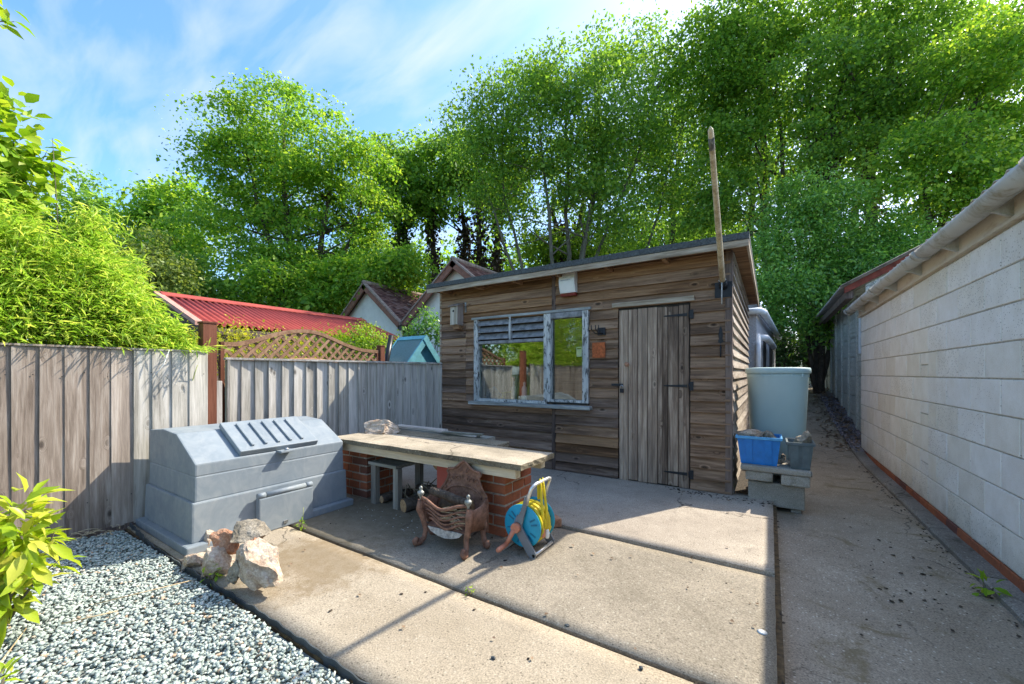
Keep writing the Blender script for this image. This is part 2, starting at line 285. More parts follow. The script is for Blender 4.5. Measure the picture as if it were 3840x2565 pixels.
M['cement'] = plain('asbestos cement sheet', (0.36, 0.35, 0.32), 0.95, var=0.3, scale=7, bump=0.5)
M['red_barge'] = plain('red oxide board', (0.22, 0.05, 0.03), 0.75, var=0.3, scale=9)
M['tank'] = (lambda t: t.finish(t.ramp(t.noise(t.coord((0.752, 0.792, 0.565)), 3.0, 5, 0.6), (0.3, (0.358, 0.492, 0.503)), (0.7, (0.459, 0.595, 0.594))), 0.55, spec=0.4))(NT('pale green tank plastic'))
M['blue'] = plain('blue crate plastic', (0.015, 0.20, 0.56), 0.45, var=0.12, scale=14)
M['bluerim'] = plain('sun faded blue rim', (0.10, 0.38, 0.68), 0.5, var=0.2, scale=20)
M['greycrate'] = plain('dark grey plastic', (0.115, 0.145, 0.15), 0.55, var=0.2, scale=9)
M['white'] = plain('white plastic', (0.74, 0.75, 0.72), 0.4, var=0.05)
M['redlens'] = plain('dark red lens', (0.16, 0.015, 0.015), 0.35, var=0.2)
M['inkblue'] = plain('faded blue grey print', (0.36, 0.42, 0.50), 0.6, var=0.2, scale=60)
M['rustplate'] = plain('orange rust plaque', (0.44, 0.115, 0.035), 0.85, var=0.35, scale=35, bump=0.4)
M['steel'] = plain('galvanised steel', (0.45, 0.46, 0.47), 0.4, 0.9, 0.2, 30)
M['alu'] = plain('aluminium tube', (0.72, 0.72, 0.70), 0.35, 0.75, 0.06, 20)
M['reelgrey'] = plain('mid grey plastic', (0.18, 0.19, 0.20), 0.5, var=0.1)
M['reelblue'] = plain('turquoise plastic', (0.02, 0.34, 0.50), 0.4, var=0.1)
M['reelblue_d'] = plain('turquoise rib', (0.012, 0.17, 0.27), 0.5, var=0.1)
M['orange'] = plain('faded orange plastic', (0.62, 0.24, 0.14), 0.5, var=0.1)
M['hose'] = plain('yellow hose', (0.70, 0.56, 0.03), 0.45, var=0.12, scale=8)
M['terracotta'] = plain('salmon red board', (0.50, 0.115, 0.085), 0.7, var=0.08, scale=5)
M['paper'] = plain('white paper', (0.7, 0.7, 0.68), 0.8, var=0.04)
M['ink'] = plain('dark print', (0.06, 0.06, 0.07), 0.8, var=0.1)
M['bluebag'] = plain('blue cloth', (0.03, 0.14, 0.30), 0.7, var=0.4, scale=16)
M['yellow'] = plain('yellow plastic', (0.62, 0.52, 0.06), 0.5)
M['dark'] = plain('dark lining board', (0.045, 0.038, 0.032), 0.9, var=0.3)
M['debris'] = plain('dark leaf debris', (0.06, 0.044, 0.03), 0.95, var=0.6, scale=40)
M['deadleaf'] = leafmat('dead leaves', (0.10, 0.06, 0.035), (0.19, 0.12, 0.07), (0.30, 0.20, 0.12), 0.15, (1, 1, 1))
def glass_mat():
    t = NT('window glass'); g = t.n('BsdfGlossy'); g.inputs['Roughness'].default_value = 0.015; g.inputs[0].default_value = (0.92, 0.96, 0.95, 1)
    tr = t.n('BsdfTransparent'); tr.inputs[0].default_value = (0.95, 0.97, 0.96, 1)
    fr = t.n('Fresnel'); fr.inputs[0].default_value = 1.9
    dirt = t.noise(t.coord(), 7.0, 5)
    nrm = t.bump(t.noise(t.coord((1, 1, 1)), 1.3, 2), 0.04, 0.02); t.set(g.inputs['Normal'], nrm)
    k = t.math('ADD', t.math('MULTIPLY', fr.outputs[0], 0.8), 0.02, True)
    m = t.n('MixShader'); t.set(m.inputs[0], k); t.t.links.new(tr.outputs[0], m.inputs[1]); t.t.links.new(g.outputs[0], m.inputs[2])
    t.t.links.new(m.outputs[0], t.out.inputs[0]); return t.m
M['glass'] = glass_mat()
# foliage
M['lf_syc'] = leafmat('sycamore leaves', (0.107, 0.259, 0.031), (0.231, 0.447, 0.053), (0.497, 0.655, 0.088), 0.58)
M['lf_mid'] = leafmat('ash leaves', (0.105, 0.241, 0.042), (0.213, 0.406, 0.061), (0.366, 0.541, 0.086), 0.58)
M['lf_dark'] = leafmat('ivy leaves', (0.035, 0.079, 0.022), (0.062, 0.121, 0.031), (0.111, 0.189, 0.044), 0.30)
M['lf_brown'] = leafmat('dead ivy', (0.035, 0.024, 0.016), (0.072, 0.048, 0.029), (0.128, 0.083, 0.048), 0.2, (0.900, 0.900, 0.900))
M['lf_bay'] = leafmat('bay leaves', (0.090, 0.246, 0.047), (0.190, 0.415, 0.073), (0.380, 0.618, 0.103), 0.45, gloss=0.3, spec=0.6)
M['lf_far'] = leafmat('far leaves', (0.131, 0.264, 0.040), (0.226, 0.396, 0.053), (0.333, 0.502, 0.079), 0.6)
M['lf_pale'] = leafmat('pale tree leaves', (0.126, 0.196, 0.042), (0.217, 0.301, 0.070), (0.336, 0.420, 0.112), 0.5)
M['lf_bamboo'] = leafmat('bamboo leaves', (0.249, 0.463, 0.037), (0.459, 0.675, 0.062), (0.788, 0.850, 0.150), 0.5, (0.900, 0.900, 0.750))
M['lf_yellow'] = leafmat('golden hedge leaves', (0.360, 0.408, 0.024), (0.552, 0.552, 0.042), (0.720, 0.660, 0.072), 0.45, (1.1, 1.05, 0.5))
M['lf_lime'] = leafmat('lime leaves', (0.17, 0.34, 0.02), (0.30, 0.48, 0.03), (0.44, 0.55, 0.06), 0.5, (1.15, 1.1, 0.5))
M['lf_shrub'] = leafmat('glossy lime leaves', (0.28, 0.42, 0.02), (0.46, 0.58, 0.04), (0.64, 0.62, 0.10), 0.45, (1.1, 1.1, 0.5), gloss=0.35)
M['culm'] = plain('bamboo cane', (0.32, 0.36, 0.10), 0.5, var=0.25, scale=10)

# ------------------------------------------------------------------ mesh helpers
class MB:
    def __init__(s): s.v = []; s.f = []; s.sm = []
    def add(s, vs, fs, smooth=False):
        o = len(s.v); s.v += [tuple(v) for v in vs]; s.f += [tuple(i + o for i in f) for f in fs]; s.sm += [smooth] * len(fs); return s
    def box(s, x0, x1, y0, y1, z0, z1, m=None):
        vs = [(x, y, z) for x in (x0, x1) for y in (y0, y1) for z in (z0, z1)]
        if m is not None: vs = [m @ Vector(v) for v in vs]
        return s.add(vs, [(0, 1, 3, 2), (4, 6, 7, 5), (0, 4, 5, 1), (2, 3, 7, 6), (0, 2, 6, 4), (1, 5, 7, 3)])
    def bar(s, a, b, w, h, up=(0, 0, 1)):
        a, b = Vector(a), Vector(b); d = (b - a); L = d.length; d.normalize(); u = Vector(up)
        x = d.cross(u)
        if x.length < 1e-4: x = d.cross(Vector((0, 1, 0)))
        x.normalize(); u = x.cross(d)
        m = Matrix(((d.x, x.x, u.x, a.x), (d.y, x.y, u.y, a.y), (d.z, x.z, u.z, a.z), (0, 0, 0, 1)))
        return s.box(0, L, -w / 2, w / 2, -h / 2, h / 2, m)
    def prism(s, poly, a, b, axis='y'):
        # polygon in the other two axes, swept along axis from a to b
        def P(p, t): return {'y': (p[0], t, p[1]), 'x': (t, p[0], p[1]), 'z': (p[0], p[1], t)}[axis]
        n = len(poly); vs = [P(p, a) for p in poly] + [P(p, b) for p in poly]
        fs = [tuple(range(n)), tuple(range(2 * n - 1, n - 1, -1))] + [((i + 1) % n, i, n + i, n + (i + 1) % n) for i in range(n)]
        return s.add(vs, fs)
    def tube(s, pts, r, n=8, caps=True, sq=None):
        pts = [Vector(p) for p in pts]
        if not isinstance(r, (list, tuple)): r = [r] * len(pts)
        t0 = (pts[1] - pts[0]).normalized(); ref = Vector((0, 0, 1)) if abs(t0.z) < 0.9 else Vector((1, 0, 0))
        u = t0.cross(ref).normalized(); vs = []
        for i, p in enumerate(pts):
            t = (pts[min(i + 1, len(pts) - 1)] - pts[max(i - 1, 0)]).normalized()
            u = (u - t * u.dot(t)).normalized(); w = t.cross(u)
            for k in range(n):
                a = 2 * math.pi * k / n; vs.append(p + u * (math.cos(a) * r[i]) + w * (math.sin(a) * r[i] * (sq or 1)))
        fs = [(i * n + k, i * n + (k + 1) % n, (i + 1) * n + (k + 1) % n, (i + 1) * n + k) for i in range(len(pts) - 1) for k in range(n)]
        s.add(vs, fs, True)
        if caps:
            o = len(s.v) - len(vs)
            s.f.append(tuple(o + k for k in range(n))[::-1]); s.f.append(tuple(o + (len(pts) - 1) * n + k for k in range(n))); s.sm += [False, False]
        return s
    def lathe(s, prof, c=(0, 0, 0), n=20, axis='z', m=None, smooth=True):
        vs = []
        for r, h in prof:
            for k in range(n):
                a = 2 * math.pi * k / n; p = (r * math.cos(a), r * math.sin(a), h)
                if axis == 'y': p = (p[0], p[2], p[1])
                p = Vector(p) + Vector(c)
                vs.append(m @ p if m is not None else p)
        L = len(prof)
        fs = [(i * n + k, i * n + (k + 1) % n, (i + 1) * n + (k + 1) % n, (i + 1) * n + k) for i in range(L - 1) for k in range(n)]
        s.add(vs, fs, smooth); o = len(s.v) - len(vs)
        s.f.append(tuple(o + k for k in range(n))[::-1]); s.f.append(tuple(o + (L - 1) * n + k for k in range(n))); s.sm += [False, False]
        return s
    def rings(s, rings, smooth=False, caps=True):
        n = len(rings[0]); vs = [p for r in rings for p in r]
        fs = [(i * n + k, i * n + (k + 1) % n, (i + 1) * n + (k + 1) % n, (i + 1) * n + k) for i in range(len(rings) - 1) for k in range(n)]
        s.add(vs, fs, smooth)
        if caps:
            o = len(s.v) - len(vs); s.f.append(tuple(o + k for k in range(n))[::-1]); s.f.append(tuple(o + (len(rings) - 1) * n + k for k in range(n))); s.sm += [False, False]
        return s
    def mesh(s, name, bev=0.0, seg=2, tri=False, fixn=True):
        me = bpy.data.meshes.new(name); me.from_pydata([tuple(v) for v in s.v], [], s.f)
        me.polygons.foreach_set('use_smooth', s.sm)
        if bev or fixn:
            bm = bmesh.new(); bm.from_mesh(me)
            if fixn: bmesh.ops.recalc_face_normals(bm, faces=bm.faces)
            if bev:
                es = [e for e in bm.edges if len(e.link_faces) == 2 and e.calc_face_angle(0) > 0.5]
                bmesh.ops.bevel(bm, geom=es, offset=bev, segments=seg, profile=0.6, affect='EDGES', clamp_overlap=True)
            bm.to_mesh(me); bm.free()
        return me
    def build(s, name, mat, parent=None, loc=None, **kw):
        return obj(name, s.mesh(name, **kw), mat, parent, loc)

def obj(name, me, mat, parent=None, loc=None, rot=None):
    o = bpy.data.objects.new(name, me); COL.objects.link(o)
    if mat is not None and not me.materials: me.materials.append(M[mat] if isinstance(mat, str) else mat)
    w = Vector(loc) if loc is not None else Vector((0, 0, 0))       # world place of the origin; geometry is in world space when loc is None
    ORG[o.name] = w
    if parent is not None: o.parent = parent; o.location = w - ORG[parent.name]
    else: o.location = w
    if rot is not None: o.rotation_euler = rot
    return o
ORG = {}
def thing(name, label, cat, loc=(0, 0, 0), group=None, kind=None):
    o = bpy.data.objects.new(name, None); COL.objects.link(o); o.location = loc; o.empty_display_size = 0.1
    ORG[o.name] = Vector(loc); return tag(o, label, cat, group, kind)
def tag(o, label=None, cat=None, group=None, kind=None):
    for k, v in (('label', label), ('category', cat), ('group', group), ('kind', kind)):
        if v: o[k] = v
    return o
CACHE = {}
def cached(key, fn):
    if key not in CACHE: CACHE[key] = fn()
    return CACHE[key]
def boxmesh(sx, sy, sz, bev=0.004, jit=0.0):
    key = (round(sx, 3), round(sy, 3), round(sz, 3), bev, jit and random.randint(0, 3))
    def mk():
        mb = MB().box(-sx / 2, sx / 2, -sy / 2, sy / 2, -sz / 2, sz / 2)
        if jit: mb.v = [tuple(c + U(-jit, jit) for c in v) for v in mb.v]
        return mb.mesh('piece', bev, 1)
    return cached(key, mk)

def np_mesh(name, verts, loops, sizes, smooth=False):
    me = bpy.data.meshes.new(name); verts = np.asarray(verts, np.float32); loops = np.asarray(loops, np.int32); sizes = np.asarray(sizes, np.int32)
    me.vertices.add(len(verts)); me.vertices.foreach_set('co', verts.ravel())
    me.loops.add(len(loops)); me.loops.foreach_set('vertex_index', loops)
    me.polygons.add(len(sizes)); st = np.zeros(len(sizes), np.int32); st[1:] = np.cumsum(sizes)[:-1]
    me.polygons.foreach_set('loop_start', st)
    if smooth: me.polygons.foreach_set('use_smooth', np.ones(len(sizes), bool))
    me.update(calc_edges=True); return me
def unit(a): return a / np.maximum(np.linalg.norm(a, axis=1, keepdims=True), 1e-9)
LEAF4 = (np.array([[0, 0, 0], [0.45, 0.5, 0.10], [1, 0, 0], [0.45, -0.5, 0.10]]), [(0, 2, 1), (0, 3, 2)])
LEAF8 = (np.array([[0, 0, 0], [0.25, 0.36, 0.08], [0.6, 0.44, 0.06], [1, 0, -0.12], [0.6, -0.44, 0.06], [0.25, -0.36, 0.08], [0.3, 0, 0], [0.62, 0, -0.02]]),
         [(0, 6, 1), (6, 7, 2, 1), (7, 3, 2), (0, 5, 6), (6, 5, 4, 7), (7, 4, 3)])
LEAFM = (np.array([[0, 0, 0], [0.15, 0.45, 0.05], [0.5, 0.25, 0.0], [0.75, 0.5, -0.05], [1, 0, -0.05], [0.75, -0.5, -0.05], [0.5, -0.25, 0.0], [0.15, -0.45, 0.05]]),
         [(0, 2, 1), (0, 4, 2), (2, 4, 3), (0, 6, 4), (4, 6, 5), (0, 7, 6)])
def leaves_mesh(name, P, D, Nn, L, W, tmpl=LEAF4):
    D = unit(D); Nn = unit(Nn - D * np.sum(Nn * D, 1, keepdims=True)); S_ = np.cross(Nn, D)
    T, faces = tmpl; n = len(P); k = len(T)
    V = (P[:, None, :] + D[:, None, :] * (T[None, :, 0:1] * L[:, None, None]) + S_[:, None, :] * (T[None, :, 1:2] * W[:, None, None]) + Nn[:, None, :] * (T[None, :, 2:3] * L[:, None, None]))
    loops = []; sizes = []
    fl = np.concatenate([np.array(f) for f in faces]); fs = np.array([len(f) for f in faces])
    loops = (np.arange(n)[:, None] * k + fl[None, :]).ravel(); sizes = np.tile(fs, n)
    return np_mesh(name, V.reshape(-1, 3), loops, sizes)
def rnd_dirs(n): return unit(RNG.normal(size=(n, 3)))

def crown_mesh(name, lobes, clumps, per, leaf, cr, flat=0.45, upw=0.9, shell=0.55, aspect=0.7, tmpl=LEAF4, droop=0.25):
    """lobes: list of (centre, radius). leaves in flattened clumps spread through every lobe, denser outside."""
    cs = np.array([tuple(c) for c, r in lobes]); rs = np.array([r for c, r in lobes])
    w = rs ** 2; w = w / w.sum(); idx = RNG.choice(len(lobes), clumps, p=w)
    d = rnd_dirs(clumps); rr = (shell + (1 - shell) * RNG.random(clumps)) ** 0.7
    C = cs[idx] + d * (rs[idx] * rr)[:, None]
    out = unit(C - cs.mean(0))
    crr = cr * (0.6 + 0.8 * RNG.random(clumps))
    ci = np.repeat(np.arange(clumps), per)
    n = len(ci); off = RNG.normal(size=(n, 3)) * 0.5; off[:, 2] *= flat
    off[:, 2] -= droop * (off[:, 0] ** 2 + off[:, 1] ** 2)
    P = C[ci] + off * crr[ci][:, None]
    Nn = np.array([0, 0, upw]) + rnd_dirs(n) * 0.75 + out[ci] * 0.35
    D = rnd_dirs(n) + unit(off) * 0.7 + np.array([0, 0, -0.25])
    L = leaf * (0.5 + 0.9 * RNG.random(n) ** 1.5) * (0.8 + 0.4 * RNG.random(clumps))[ci]
    return leaves_mesh(name, P, D, Nn, L, L * aspect, tmpl), C

def curve(a, b, bend=0.12, n=6, seed=None):
    a, b = Vector(a), Vector(b); L = (b - a).length; k = Vector((U(-1, 1), U(-1, 1), U(-0.3, 0.6))) * bend * L
    return [a.lerp(b, t / (n - 1)) + k * math.sin(math.pi * t / (n - 1)) + Vector((U(-1, 1), U(-1, 1), U(-1, 1))) * 0.015 * L for t in range(n)]
def tree(name, label, base, top, r0, lobes, clumps, per, leaf, cr, mat='lf_mid', bark='bark', limbs=14, stems=None, group=None, ivy=None, **kw):
    t = thing(name, label, kw.pop('cat', 'tree'), base, group)
    me, C = crown_mesh('crown', lobes, clumps, per, leaf, cr, **kw)
    obj('crown', me, mat, t)
    mb = MB(); trunks = stems or [(top, r0)]
    paths = []
    for tp, r in trunks:
        p = curve(base, tp, 0.05, 8); paths.append((p, r)); mb.tube(p, [r * (1 - 0.75 * i / 7) for i in range(8)], 8)
    for k in range(limbs):
        c = Vector(C[random.randrange(len(C))]); p, r = random.choice(paths)
        # start from the trunk point below the clump
        cand = [q for q in p[2:] if q.z < c.z - 0.3] or [p[2]]
        q = min(cand, key=lambda q: (q - c).length * 0.6 + abs(c.z - q.z - 1.0)); i = p.index(q)
        rr = r * (1 - 0.75 * i / 7) * 0.5
        mb.tube(curve(q, c, 0.10, 6), [rr, rr * 0.8, rr * 0.62, rr * 0.45, rr * 0.3, rr * 0.12], 5)
    mb.build('trunk', bark, t, fixn=False)
    if ivy:
        n, spread, lf, im = ivy; Ps = []
        for p, r in paths:
            for i in range(n):
                u = RNG.random() ** 0.8 * 0.8; k = min(6, int(u * 7)); q = p[k].lerp(p[k + 1], u * 7 - k)
                Ps.append(tuple(q + Vector(rnd_dirs(1)[0]) * spread * U(0.4, 1.2)))
        Ps = np.array(Ps); m = len(Ps)
        L = lf * (0.6 + 0.8 * RNG.random(m))
        obj('ivy', leaves_mesh('ivy', Ps, rnd_dirs(m) + np.array([0, 0, -0.6]), rnd_dirs(m), L, L * 0.8), im, t)
    return t
def rock_mesh(name, sx, sy, sz, seed, sub=3, cuts=8, rough=0.06):
    rs = random.Random(seed); bm = bmesh.new(); bmesh.ops.create_icosphere(bm, subdivisions=sub, radius=1.0)
    pl = [(Vector((rs.gauss(0, 1), rs.gauss(0, 1), rs.gauss(0, 1))).normalized(), rs.uniform(0.45, 0.8)) for _ in range(cuts)]
    for v in bm.verts:
        c = v.co.copy()
        for n, d in pl:
            k = c.dot(n) - d
            if k > 0: c -= n * k
        c *= 1 + rough * mnoise.fractal(v.co * 2.3 + Vector((seed, 0, 0)), 0.7, 2.0, 4) * 2
        v.co = Vector((c.x * sx, c.y * sy, c.z * sz))
    me = bpy.data.meshes.new(name); bm.to_mesh(me); bm.free(); return me

# =================================================================== THE SETTING
def smooth(a, b, x): t = max(0, min(1, (x - a) / (b - a))); return t * t * (3 - 2 * t)
def path_z(y): return -0.07 + 0.80 * smooth(6.8, 14.5, y) + 0.06 * max(0, y - 14.5)
def ground_z(x, y): return -0.16 + 0.80 * smooth(7.0, 15, y) + 0.05 * max(0, min(y, 60) - 15)
ys = [-300, -60, -20, -8, -4, -2, 0, 2, 4, 5, 6, 7, 8, 9, 10, 11, 12, 13, 14, 15, 17, 20, 25, 35, 60, 120, 400]
xs = [-400, -120, -60, -30, -20, -14, -10, -7, -5, -3, -1, 1, 3, 6, 10, 15, 25, 50, 120, 400]
mb = MB(); mb.add([(x, y, ground_z(x, y)) for y in ys for x in xs], [(j * len(xs) + i, j * len(xs) + i + 1, (j + 1) * len(xs) + i + 1, (j + 1) * len(xs) + i) for j in range(len(ys) - 1) for i in range(len(xs) - 1)])
tag(mb.build('ground', 'grass', fixn=False), 'rough ground under and around the yard', kind='structure')

# patio slabs, joint fill, path, kerb
patio = thing('patio', 'concrete patio of large cast slabs with mossy joints', 'patio', (-1.5, 2, 0), kind='structure')
del patio['category']
def slab(x0, x1, y0, y1, top, mat):
    mb = MB(); nx = max(2, int((x1 - x0) / 0.09)); ny = max(2, int((y1 - y0) / 0.09))
    def edge(i, n): return i in (0, n)
    vs = []; 
    for j in range(ny + 1):
        for i in range(nx + 1):
            x = x0 + (x1 - x0) * i / nx; y = y0 + (y1 - y0) * j / ny; z = top + 0.003 * mnoise.noise(Vector((x, y, top * 9)) * 1.7)
            if edge(i, nx): x += 0.006 * mnoise.noise(Vector((x * 3, y * 9, 1)))
            if edge(j, ny): y += 0.006 * mnoise.noise(Vector((x * 9, y * 3, 5)))
            if edge(i, nx) or edge(j, ny): z -= 0.003
            vs.append((x, y, z))
    mb.add(vs, [(j * (nx + 1) + i, j * (nx + 1) + i + 1, (j + 1) * (nx + 1) + i + 1, (j + 1) * (nx + 1) + i) for j in range(ny) for i in range(nx)], True)
    rim = [i for i in range(nx + 1)] + [j * (nx + 1) + nx for j in range(1, ny + 1)] + [ny * (nx + 1) + i for i in range(nx - 1, -1, -1)] + [j * (nx + 1) for j in range(ny - 1, 0, -1)]
    o = len(mb.v); n = len(rim)
    mb.add([(vs[r][0], vs[r][1], top - 0.13) for r in rim], [])
    for k in range(n): mb.f.append((rim[k], o + k, o + (k + 1) % n, rim[(k + 1) % n])); mb.sm.append(False)
    return mb.build('slab', mat, patio, fixn=False)
JX = 0.036
slab(-4.25, JX - 0.012, 1.005, 1.69, 0.0, 'slab')
slab(-0.55, JX - 0.012, -4.0, 1.0, -0.002, 'slab')
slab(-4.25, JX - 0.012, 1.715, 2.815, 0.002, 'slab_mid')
slab(-4.6, JX - 0.012, 2.84, 4.55, 0.018, 'slab_shed')
mb = MB().box(-4.25, JX + 0.015, 0.99, 4.5, -0.12, -0.018)
mb.build('joint_fill', 'joint', patio)
# path beside the garage, rising to the back
mb = MB(); nx, ny = 10, 90; X0, X1 = JX + 0.014, 1.08
vs = []
for j in range(ny + 1):
    y = -4 + 20 * j / ny
    for i in range(nx + 1):
        x = X0 + (X1 - X0) * i / nx; vs.append((x, y, path_z(y) + 0.006 * mnoise.noise(Vector((x * 2, y * 2, 3)))))
mb.add(vs, [(j * (nx + 1) + i, j * (nx + 1) + i + 1, (j + 1) * (nx + 1) + i + 1, (j + 1) * (nx + 1) + i) for j in range(ny) for i in range(nx)], True)
tag(mb.build('path', 'path', fixn=False), 'dark concrete path running back beside the block wall', kind='structure')
# bare strip under the path's edges and behind the shed
tag(MB().box(-0.32, 0.05, 4.56, 16, -0.4, -0.085).build('soil_strip', 'soil'), 'dark soil strip beside the path', kind='structure')
kerb = thing('kerb', 'rough grey kerb at the foot of the block wall', 'kerb', (1.13, 3, -0.1), kind='structure'); del kerb['category']
for k in range(11):
    y0 = -1.9 + k * 0.915
    mb = MB(); n = 10; r = []
    for i in range(n + 1):
        y = y0 + 0.905 * i / n; e = 0.006 * mnoise.noise(Vector((y * 6, 2, 1))); zb = path_z(y) - 0.08
        r.append([(1.075 + e, y, zb), (1.07 + e, y, path_z(y) + 0.03 + e), (1.085 + e, y, path_z(y) + 0.042 + e), (1.197, y, path_z(y) + 0.045), (1.197, y, zb)])
    mb.rings(r); mb.build('kerb_stone', 'kerb', kerb)

# gravel bed
tag(MB().box(-4.27, -0.57, -1.2, 0.985, -0.14, -0.03).build('gravel_bed', 'gravel_base'), 'bed under the grey green gravel', kind='structure')
def stones(name, P, size, mat, label, flat=0.62, smooth=False):
    g = (1 + 5 ** 0.5) / 2
    base = unit(np.array([(-1, g, 0), (1, g, 0), (-1, -g, 0), (1, -g, 0), (0, -1, g), (0, 1, g), (0, -1, -g), (0, 1, -g), (g, 0, -1), (g, 0, 1), (-g, 0, -1), (-g, 0, 1)]))
    F = np.array([(0, 11, 5), (0, 5, 1), (0, 1, 7), (0, 7, 10), (0, 10, 11), (1, 5, 9), (5, 11, 4), (11, 10, 2), (10, 7, 6), (7, 1, 8), (3, 9, 4), (3, 4, 2), (3, 2, 6), (3, 6, 8), (3, 8, 9), (4, 9, 5), (2, 4, 11), (6, 2, 10), (8, 6, 7), (9, 8, 1)])
    n = len(P); V = base[None] * (0.6 + 0.75 * RNG.random((n, 12, 1)))
    ax = np.stack([0.75 + 0.7 * RNG.random(n), 0.6 + 0.5 * RNG.random(n), flat * (0.6 + 0.7 * RNG.random(n))], 1); V = V * ax[:, None, :]
    a = RNG.random(n) * 6.283; b = RNG.normal(0, 0.35, n); ca, sa, cb, sb = np.cos(a), np.sin(a), np.cos(b), np.sin(b)
    X = V[:, :, 0] * cb[:, None] - V[:, :, 2] * sb[:, None]; Z = V[:, :, 0] * sb[:, None] + V[:, :, 2] * cb[:, None]; Y = V[:, :, 1]
    V = np.stack([X * ca[:, None] - Y * sa[:, None], X * sa[:, None] + Y * ca[:, None], Z], 2) * size[:, None, None] + P[:, None, :]
    me = np_mesh(name, V.reshape(-1, 3), (np.arange(n)[:, None] * 12 + F.ravel()[None]).ravel(), np.full(n * 20, 3))
    return tag(obj(name, me, mat), label, kind='stuff')
n = 52000; P = np.stack([RNG.uniform(-4.22, -0.6, n), RNG.uniform(-0.75, 0.965, n), np.zeros(n)], 1)
P = P[(P[:, 1] > -0.2) | (RNG.random(n) < 0.45)]; n = len(P)
P[:, 2] = -0.020 + 0.022 * RNG.random(n) + 0.010 * np.sin(P[:, 0] * 5) * np.cos(P[:, 1] * 6)
stones('gravel', P, 0.0062 + 0.0052 * RNG.random(n), 'gravel', 'angular grey green gravel chippings')
n = 2600; y = RNG.uniform(7.9, 12.4, n); P = np.stack([1.10 + RNG.random(n) * 0.32 - 0.05 * (y > 9), y, np.array([path_z(a) for a in y]) + 0.02 + 0.03 * RNG.random(n)], 1)
stones('slate_chippings', P, 0.014 + 0.012 * RNG.random(n), 'slate', 'purple slate chippings beside the back path')
tag(MB().rings([[(1.085, y, path_z(y) - 0.1), (1.085, y, path_z(y) + 0.02), (1.5, y, path_z(y) + 0.05), (1.5, y, path_z(y) - 0.1)] for y in (8.2, 9, 10, 11, 12, 13, 14, 15, 16)]).build('gravel_strip', 'slate'), 'bed of slate beside the back path', kind='structure')

# corrugated edging strip between gravel and patio
mb = MB(); n = 170; r = []
for i in range(n + 1):
    x = -4.22 + 3.62 * i / n; y = 0.990 + 0.003 * math.sin(i * 1.15) + 0.010 * math.sin(x * 2.3) + 0.02 * smooth(-3.6, -4.2, x); z = 0.010 + 0.004 * math.sin(i * 0.55) + 0.005 * mnoise.noise(Vector((x * 4, 0, 0))) + 0.018 * smooth(-3.3, -4.2, x)
    r.append([(x, y - 0.003, -0.08), (x, y - 0.003, z), (x, y + 0.003, z), (x, y + 0.003, -0.08)])
mb.rings(r); tag(mb.build('edging_strip', 'edging'), 'dark wavy plastic edging between gravel and patio', 'edging')

# =================================================================== BLOCK GARAGE (right)
WX = 1.20
ga = thing('block_garage', 'long cream concrete block garage wall with gutter on the right', 'garage', (1.2, 3, -0.1))
MB().box(WX + 0.006, WX + 0.10, -2.5, 8.2, -0.16, 2.10).build('wall_core', 'mortar', ga)
MB().box(WX + 0.10, 4.2, -2.5, -2.4, -0.16, 2.2).box(WX + 0.10, 4.2, 8.10, 8.2, -0.16, 2.25).build('end_wall', 'block', ga)
bz = 0.045
Y0, Y1 = -2.45, 8.2
for c in range(9):
    y = Y1 - (0.225 if c % 2 else 0.0); zc = bz + c * 0.225 + 0.108
    first = True
    if c % 2: obj('block', boxmesh(0.09, 0.215, 0.215, 0.004, 0.0012), 'block', ga, (WX + 0.045 - 0.004 + U(-.0015, .0015), Y1 - 0.1075, zc))
    while y > Y0 + 0.3:
        cy = y - 0.225
        patch = (c in (3, 5, 1)) and abs(cy - 4.95) < 0.226
        if patch:
            obj('block', boxmesh(0.09, 0.215, 0.215, 0.004, 0.0012), 'block', ga, (WX + 0.041, cy - 0.1125, zc))
            obj('block', boxmesh(0.09, 0.213, 0.102, 0.004, 0.0012), 'block', ga, (WX + 0.041, cy + 0.1125, zc + 0.0565))
            obj('block', boxmesh(0.09, 0.213, 0.102, 0.004, 0.0012), 'block', ga, (WX + 0.041, cy + 0.1125, zc - 0.0565))
        else:
            obj('block', boxmesh(0.09, 0.44, 0.215, 0.004, 0.0012), 'block', ga, (WX + 0.041 + U(-.0015, .0015), cy, zc))
        y -= 0.45
y = Y1
while y > Y0 + 0.3:
    obj('brick', boxmesh(0.09, 0.215, 0.066, 0.004, 0.002), 'brick', ga, (WX + 0.036, y - 0.1125, 0.0)); y -= 0.225
MB().box(WX - 0.022, WX + 0.05, -2.5, 8.28, 2.085, 2.225).box(WX - 0.034, WX + 0.02, -2.5, 8.28, 2.075, 2.10).build('fascia', 'fascia', ga, bev=0.003)
gut = MB(); n = 10
gx, gz = WX - 0.115, 2.225
def gring(y, r, th=0.008):
    z = gz + 0.004 * math.sin(y * 1.3); a = [math.pi + math.pi * k / n for k in range(n + 1)]
    return [(gx + r * math.cos(t), y, z + r * math.sin(t)) for t in a] + [(gx + (r - th) * math.cos(t), y, z + (r - th) * math.sin(t)) for t in reversed(a)]
secs = [-2.5, -0.7, 1.1, 2.9, 4.7, 6.5, 8.4]
for a, b in zip(secs, secs[1:]):
    mb = MB(); mb.rings([gring(a + 0.01 + (b - a - 0.02) * i / 6, 0.068) for i in range(7)], True); mb.build('gutter', 'gutter', ga)
for a in secs[1:]:
    MB().rings([gring(a - 0.05, 0.077, 0.012), gring(a + 0.05, 0.077, 0.012)], True).build('gutter_collar', 'gutter', ga)
MB().prism([(gx + 0.06 * math.cos(math.pi + math.pi * k / 10), gz + 0.06 * math.sin(math.pi + math.pi * k / 10)) for k in range(11)], 8.39, 8.40, 'y').build('gutter_end', 'gutter', ga)
